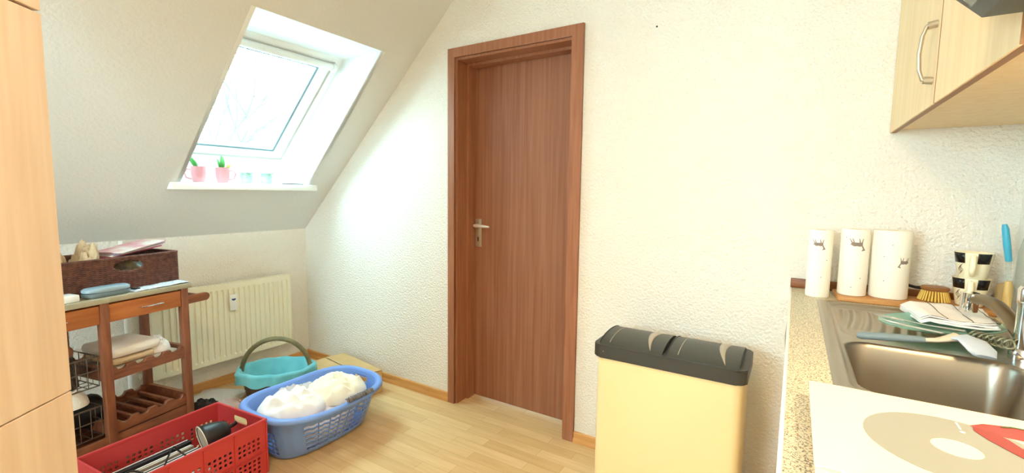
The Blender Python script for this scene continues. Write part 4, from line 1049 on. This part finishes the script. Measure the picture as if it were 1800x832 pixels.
# ------------------------------------------------------------------ hob with two cover boards
hb_ = place(bx(.045, .565, .37, .93, ZW+.0005, ZW+.009, .003), 'ceramic_hob', MT['ceramic'], 'black glass hob hidden below the two cream cover boards', 'hob')
def cover(y0, y1, label):
    t = thing('hob_cover', label, 'cover board', (.30, (y0+y1)/2, .930), 0, 'glass cover boards on the hob')
    part('glass_panel', plate(rrect(.038, .562, y0, y1, .006, 4), [], .006, Matrix.Translation((0, 0, .939))), MT['cream_glass'], t, world=True, smooth=0)
    for x in (.07, .53):
        for y in (y0+.04, y1-.04):
            f = NB(); lathe(f, [(0, 0), (.012, 0), (.012, .0165), (0, .0165)], 16, (x, y, ZW+.0095)); part('rubber_foot', f, MT['black'], t, world=True)
    return t
c1 = cover(.636, .932, 'cream glass hob cover printed with a beige ring and red shape, next to the sink')
c2 = cover(.332, .630, 'cream glass hob cover nearest the camera at the bottom edge of the photo')
ZP = .9452
part('ring_print', plate(ell(.196, .779, .097, .097, 48), [ell(.195, .778, .0255, .0255, 28)], .0003, Matrix.Translation((0, 0, ZP))), MT['disc'], c1, world=True, smooth=0)
rs_ = [(.228, .868), (.245, .884), (.273, .893), (.31, .885), (.33, .86), (.30, .845), (.275, .85), (.258, .85), (.243, .85)]
part('red_print', plate(rs_, [], .0003, Matrix.Translation((0, 0, ZP+.0004))), MT['redpr'], c1, world=True, smooth=0)
rs2 = [(.230, .866), (.228, .850), (.236, .828), (.252, .800), (.285, .750), (.305, .755), (.280, .800), (.266, .822), (.260, .840), (.250, .858)]
part('dark_red_print', plate(rs2, [], .0003, Matrix.Translation((0, 0, ZP+.0008))), MT['redpr2'], c1, world=True, smooth=0)
gl_ = [(.262, .884), (.275, .893), (.300, .893), (.335, .875), (.333, .872), (.300, .889), (.277, .889), (.265, .882)]
part('stalk_print', plate(gl_, [], .0003, Matrix.Translation((0, 0, ZP+.0010))), mat('dark_green_print', (70, 84, 50), .4), c1, world=True, smooth=0)
wpz = NB(); merge(wpz, plate(rect(.2125, .2145, .845, .868), [], .0003, Matrix.Translation((0, 0, ZP+.0006)))); merge(wpz, plate(ell(.2135, .836, .003, .003, 12), [], .0003, Matrix.Translation((0, 0, ZP+.0006))))
part('white_mark', wpz, MT['white_pl'], c1, world=True, smooth=0)  # small white stroke and dot on the panel

# ------------------------------------------------------------------ wall cabinets and hood
CX = .2625; CZ = 1.489
for k, (y0, y1) in enumerate(((1.470, D-.002), (.973, 1.468))):
    wc = thing('wall_cabinet', ['cream wall cabinet with bow handle against the door wall', 'cream wall cabinet without visible handle beside the hood'][k], 'cabinet', (.43, (y0+y1)/2, CZ), 0, 'wall cabinets on the right wall')
    part('carcass', bx(CX+.0205, XR-.001, y0+.0005, y1-.0005, CZ+.010, 2.12), MT['beech_cab'], wc, world=True, smooth=0)
    d = part('door', bx(CX, CX+.0175, y0+.004, y1-(.001 if k == 0 else .004), CZ, 2.12, .001), MT['beech_cab'], wc, world=True, smooth=0)
    part('edge_shade_strip', bx(CX+.0005, CX+.0172, y0+.0028, y0+.0041, CZ+.001, 2.119), MT['edge'], d, world=True, smooth=0)  # brown strip stands in for the dark shade line between the doors
    part('edge_shade_strip', bx(CX+.004, CX+.0172, y0+.002, y1-.002, CZ-.0006, CZ+.0006), MT['edge'], d, world=True, smooth=0)  # brown strip along the door bottom, its shade put in as colour
    if k == 0:
        hn = NB(); yy = y0+.030
        tube(hn, [(CX, yy, 1.548), (CX-.020, yy, 1.552), (CX-.027, yy, 1.575), (CX-.030, yy, 1.615), (CX-.027, yy, 1.655), (CX-.020, yy, 1.678), (CX, yy, 1.682)], .0045, 10, flat=1)
        part('bow_handle', hn, MT['nickel'], d, world=True, smooth=60)
        for za, zb in ((1.548, 1.551), (1.682, 1.679)):
            hn = NB(); tube(hn, [(CX, yy, za), (CX-.018, yy, zb)], .009, 10); part('handle_foot', hn, MT['nickel'], d, world=True)
hd_ = thing('cooker_hood', 'dark grey angled cooker hood with glass front at the top right corner', 'cooker hood', (.43, .66, 1.52))
prof = [(XR-.001, 1.530), (.215, 1.530), (.130, 1.616), (.150, 1.75), (.30, 1.80), (.30, 2.1), (XR-.001, 2.1)]
def hoodprism(pr_, y0, y1):
    b = NB(); A = [b.verts.new((x, y0, z)) for x, z in pr_]; B = [b.verts.new((x, y1, z)) for x, z in pr_]; n = len(pr_)
    for k in range(n): b.faces.new((A[k], A[(k+1) % n], B[(k+1) % n], B[k]))
    b.faces.new(A[::-1]); b.faces.new(B); return b
part('housing', hoodprism(prof, .372, .955), MT['hood'], hd_, world=True, smooth=0)
dv = Vector((-.085, 0, .086)).normalized(); nv_ = Vector((-.086, 0, -.085)).normalized()
gm = plate(rect(.02, .10, .40, .93), [], .002, frame_M(Vector((.215, 0, 1.530))+nv_*.003, dv, (0, 1, 0)) )
part('glass_front', gm, MT['hoodgl'], hd_, world=True, smooth=0)
part('grease_filter', bx(.25, .57, .40, .925, 1.5265, 1.5295), MT['filter'], hd_, world=True, smooth=0)
lensm = bpy.data.materials.new('lamp_lens'); lensm.use_nodes = True; lensm.node_tree.nodes['Principled BSDF'].inputs['Emission Color'].default_value = (1, .82, .5, 1); lensm.node_tree.nodes['Principled BSDF'].inputs['Emission Strength'].default_value = 3
part('lamp_lens', bx(.34, .46, .72, .84, 1.5225, 1.5260), lensm, hd_, world=True, smooth=0)
# ceiling lamp
cl_ = thing('ceiling_lamp', 'round opal glass kitchen ceiling lamp', 'lamp', (-.45, .1, 2.5))
b = NB(); lathe(b, [(0, 0), (.19, 0), (.19, -.02), (0, -.02)], 40, (-.45, .1, 2.4995)); part('base', b, MT['white_pl'], cl_, world=True)
b = NB(); lathe(b, [(.185, -.02), (.18, -.07), (.14, -.10), (.07, -.118), (0, -.12)], 40, (-.45, .1, 2.4995)); part('shade', b, lensm, cl_, world=True)

# ------------------------------------------------------------------ window sill things
def mug(y, label, hang, rr=.036, h=.088):
    t = thing('pink_mug', label, 'mug', (-2.825, y, 1.2990), 0, 'pink mugs with plants on the window sill')
    b = NB(); lathe(b, [(0, 0), (rr*.70, 0), (rr*.80, .006), (rr*.97, h*.45), (rr, h*.72), (rr*.98, h), (rr*.93, h), (rr*.93, h*.72), (rr*.72, .01), (0, .008)], 36); part('bowl', b, MT['pink'], t, smooth=60)
    hn = NB(); d = Vector((math.cos(hang), math.sin(hang), 0))
    tube(hn, [d*(rr*.95)+Vector((0, 0, h*.80)), d*(rr+.018)+Vector((0, 0, h*.84)), d*(rr+.030)+Vector((0, 0, h*.6)), d*(rr+.022)+Vector((0, 0, h*.30)), d*(rr*.88)+Vector((0, 0, h*.20))], .0045, 10); part('handle', hn, MT['pink'], t, smooth=60)
    s = NB(); lathe(s, [(0, h*.86), (rr*.92, h*.86), (rr*.92, h*.84), (0, h*.84)], 24); part('soil', s, mat('potting_soil', (90, 70, 56), .9), t)
    return t
def leaf(bm, base, tip, w, n=8):
    base = Vector(base); tip = Vector(tip); d = (tip-base); sd = d.cross(Vector((1, 0, 0))).normalized()
    L_ = [bm.verts.new(base+d*(k/n)+sd*w*math.sin(PI*(.12+.86*k/n))*1+Vector((.006*math.sin(PI*k/n), 0, 0))) for k in range(n+1)]
    R_ = [bm.verts.new(base+d*(k/n)-sd*w*math.sin(PI*(.12+.86*k/n))*1+Vector((.006*math.sin(PI*k/n), 0, 0))) for k in range(n+1)]
    for k in range(n): bm.faces.new((L_[k], L_[k+1], R_[k+1], R_[k]))
mug(1.252, 'pink mug with a dark-edged leaf, nearest the cupboard on the window sill', -2.2)
mug(1.378, 'pink mug with visible handle and green leaf, second on the window sill', .9)
lm = NB(); leaf(lm, (-2.825, 1.250, 1.37), (-2.835, 1.205, 1.452), .012); leaf(lm, (-2.82, 1.245, 1.37), (-2.80, 1.212, 1.43), .010)
lb1 = place(lm, 'potted_sprout', MT['leaf'], 'green leaf leaning out of the first pink mug', 'plant', 'sprouts in the pink mugs', solidify=.0015)
lm = NB(); leaf(lm, (-2.825, 1.378, 1.37), (-2.83, 1.378, 1.462), .013); leaf(lm, (-2.83, 1.372, 1.37), (-2.84, 1.358, 1.44), .008)
place(lm, 'potted_sprout', MT['leaf'], 'upright bright green leaf in the second pink mug', 'plant', 'sprouts in the pink mugs', solidify=.0015)
lm = NB(); leaf(lm, (-2.815, 1.395, 1.375), (-2.81, 1.412, 1.420), .011)
place(lm, 'yellow_bud', MT['leafy'], 'small yellow-green leaf at the rim of the second pink mug', 'plant', solidify=.0015)
for y, lbp in ((1.512, 'pale mint ribbed pot, third along the window sill'), (1.634, 'pale mint ribbed pot, fourth and last along the window sill')):
    t = thing('candle_pot', lbp, 'pot', (-2.825, y, 1.2990), 0, 'pale pots on the window sill')
    b = NB(); lathe(b, [(0, 0), (.026, 0), (.031, .010), (.033, .022), (.029, .030), (.034, .042), (.030, .053), (.030, .060), (0, .060)], 32); part('jar', b, MT['mint'], t, smooth=60)
    b = NB(); lathe(b, [(0, .060), (.040, .060), (.043, .066), (.040, .071), (0, .073)], 32); part('lid', b, MT['mint'], t)
cdm = bx(-.035, .035, -.055, .055, 0, .006, .002); cdm.transform(Matrix.Translation((-2.79, 1.79, 1.2990)) @ Matrix.Rotation(.2, 4, 'Z'))
place(cdm, 'flat_phone', MT['anth'], 'flat dark slab lying at the door end of the window sill', 'slab')

# ------------------------------------------------------------------ bare tree outside
tree = NB(); random.seed(11)
def branch(p, d, L_, r, depth):
    pts = [p]; q = p.copy(); dd = d.copy()
    for k in range(4):
        dd = (dd+Vector((random.uniform(-.2, .2), random.uniform(-.2, .2), random.uniform(-.1, .15)))).normalized(); q = q+dd*L_/4; pts.append(q.copy())
    tube(tree, pts, [r*(1-.12*k) for k in range(5)], 6)
    if depth > 0:
        for k in range(4 if depth > 1 else 3):
            b_ = pts[random.choice((2, 3, 4))]; nd = (dd+Vector((random.uniform(-.9, .9), random.uniform(-.9, .9), random.uniform(-.25, .6)))).normalized()
            branch(b_, nd, L_*random.uniform(.6, .8), r*.55, depth-1)
branch(Vector((-11.5, 4.6, -3.0)), Vector((0, 0, 1)), 4.0, .16, 4)
o = part('bare_tree', tree, MT['bark'], loc=(-11.5, 4.6, -3.0)); tag(o, 'pale bare tree seen through the skylight pane', 'tree')
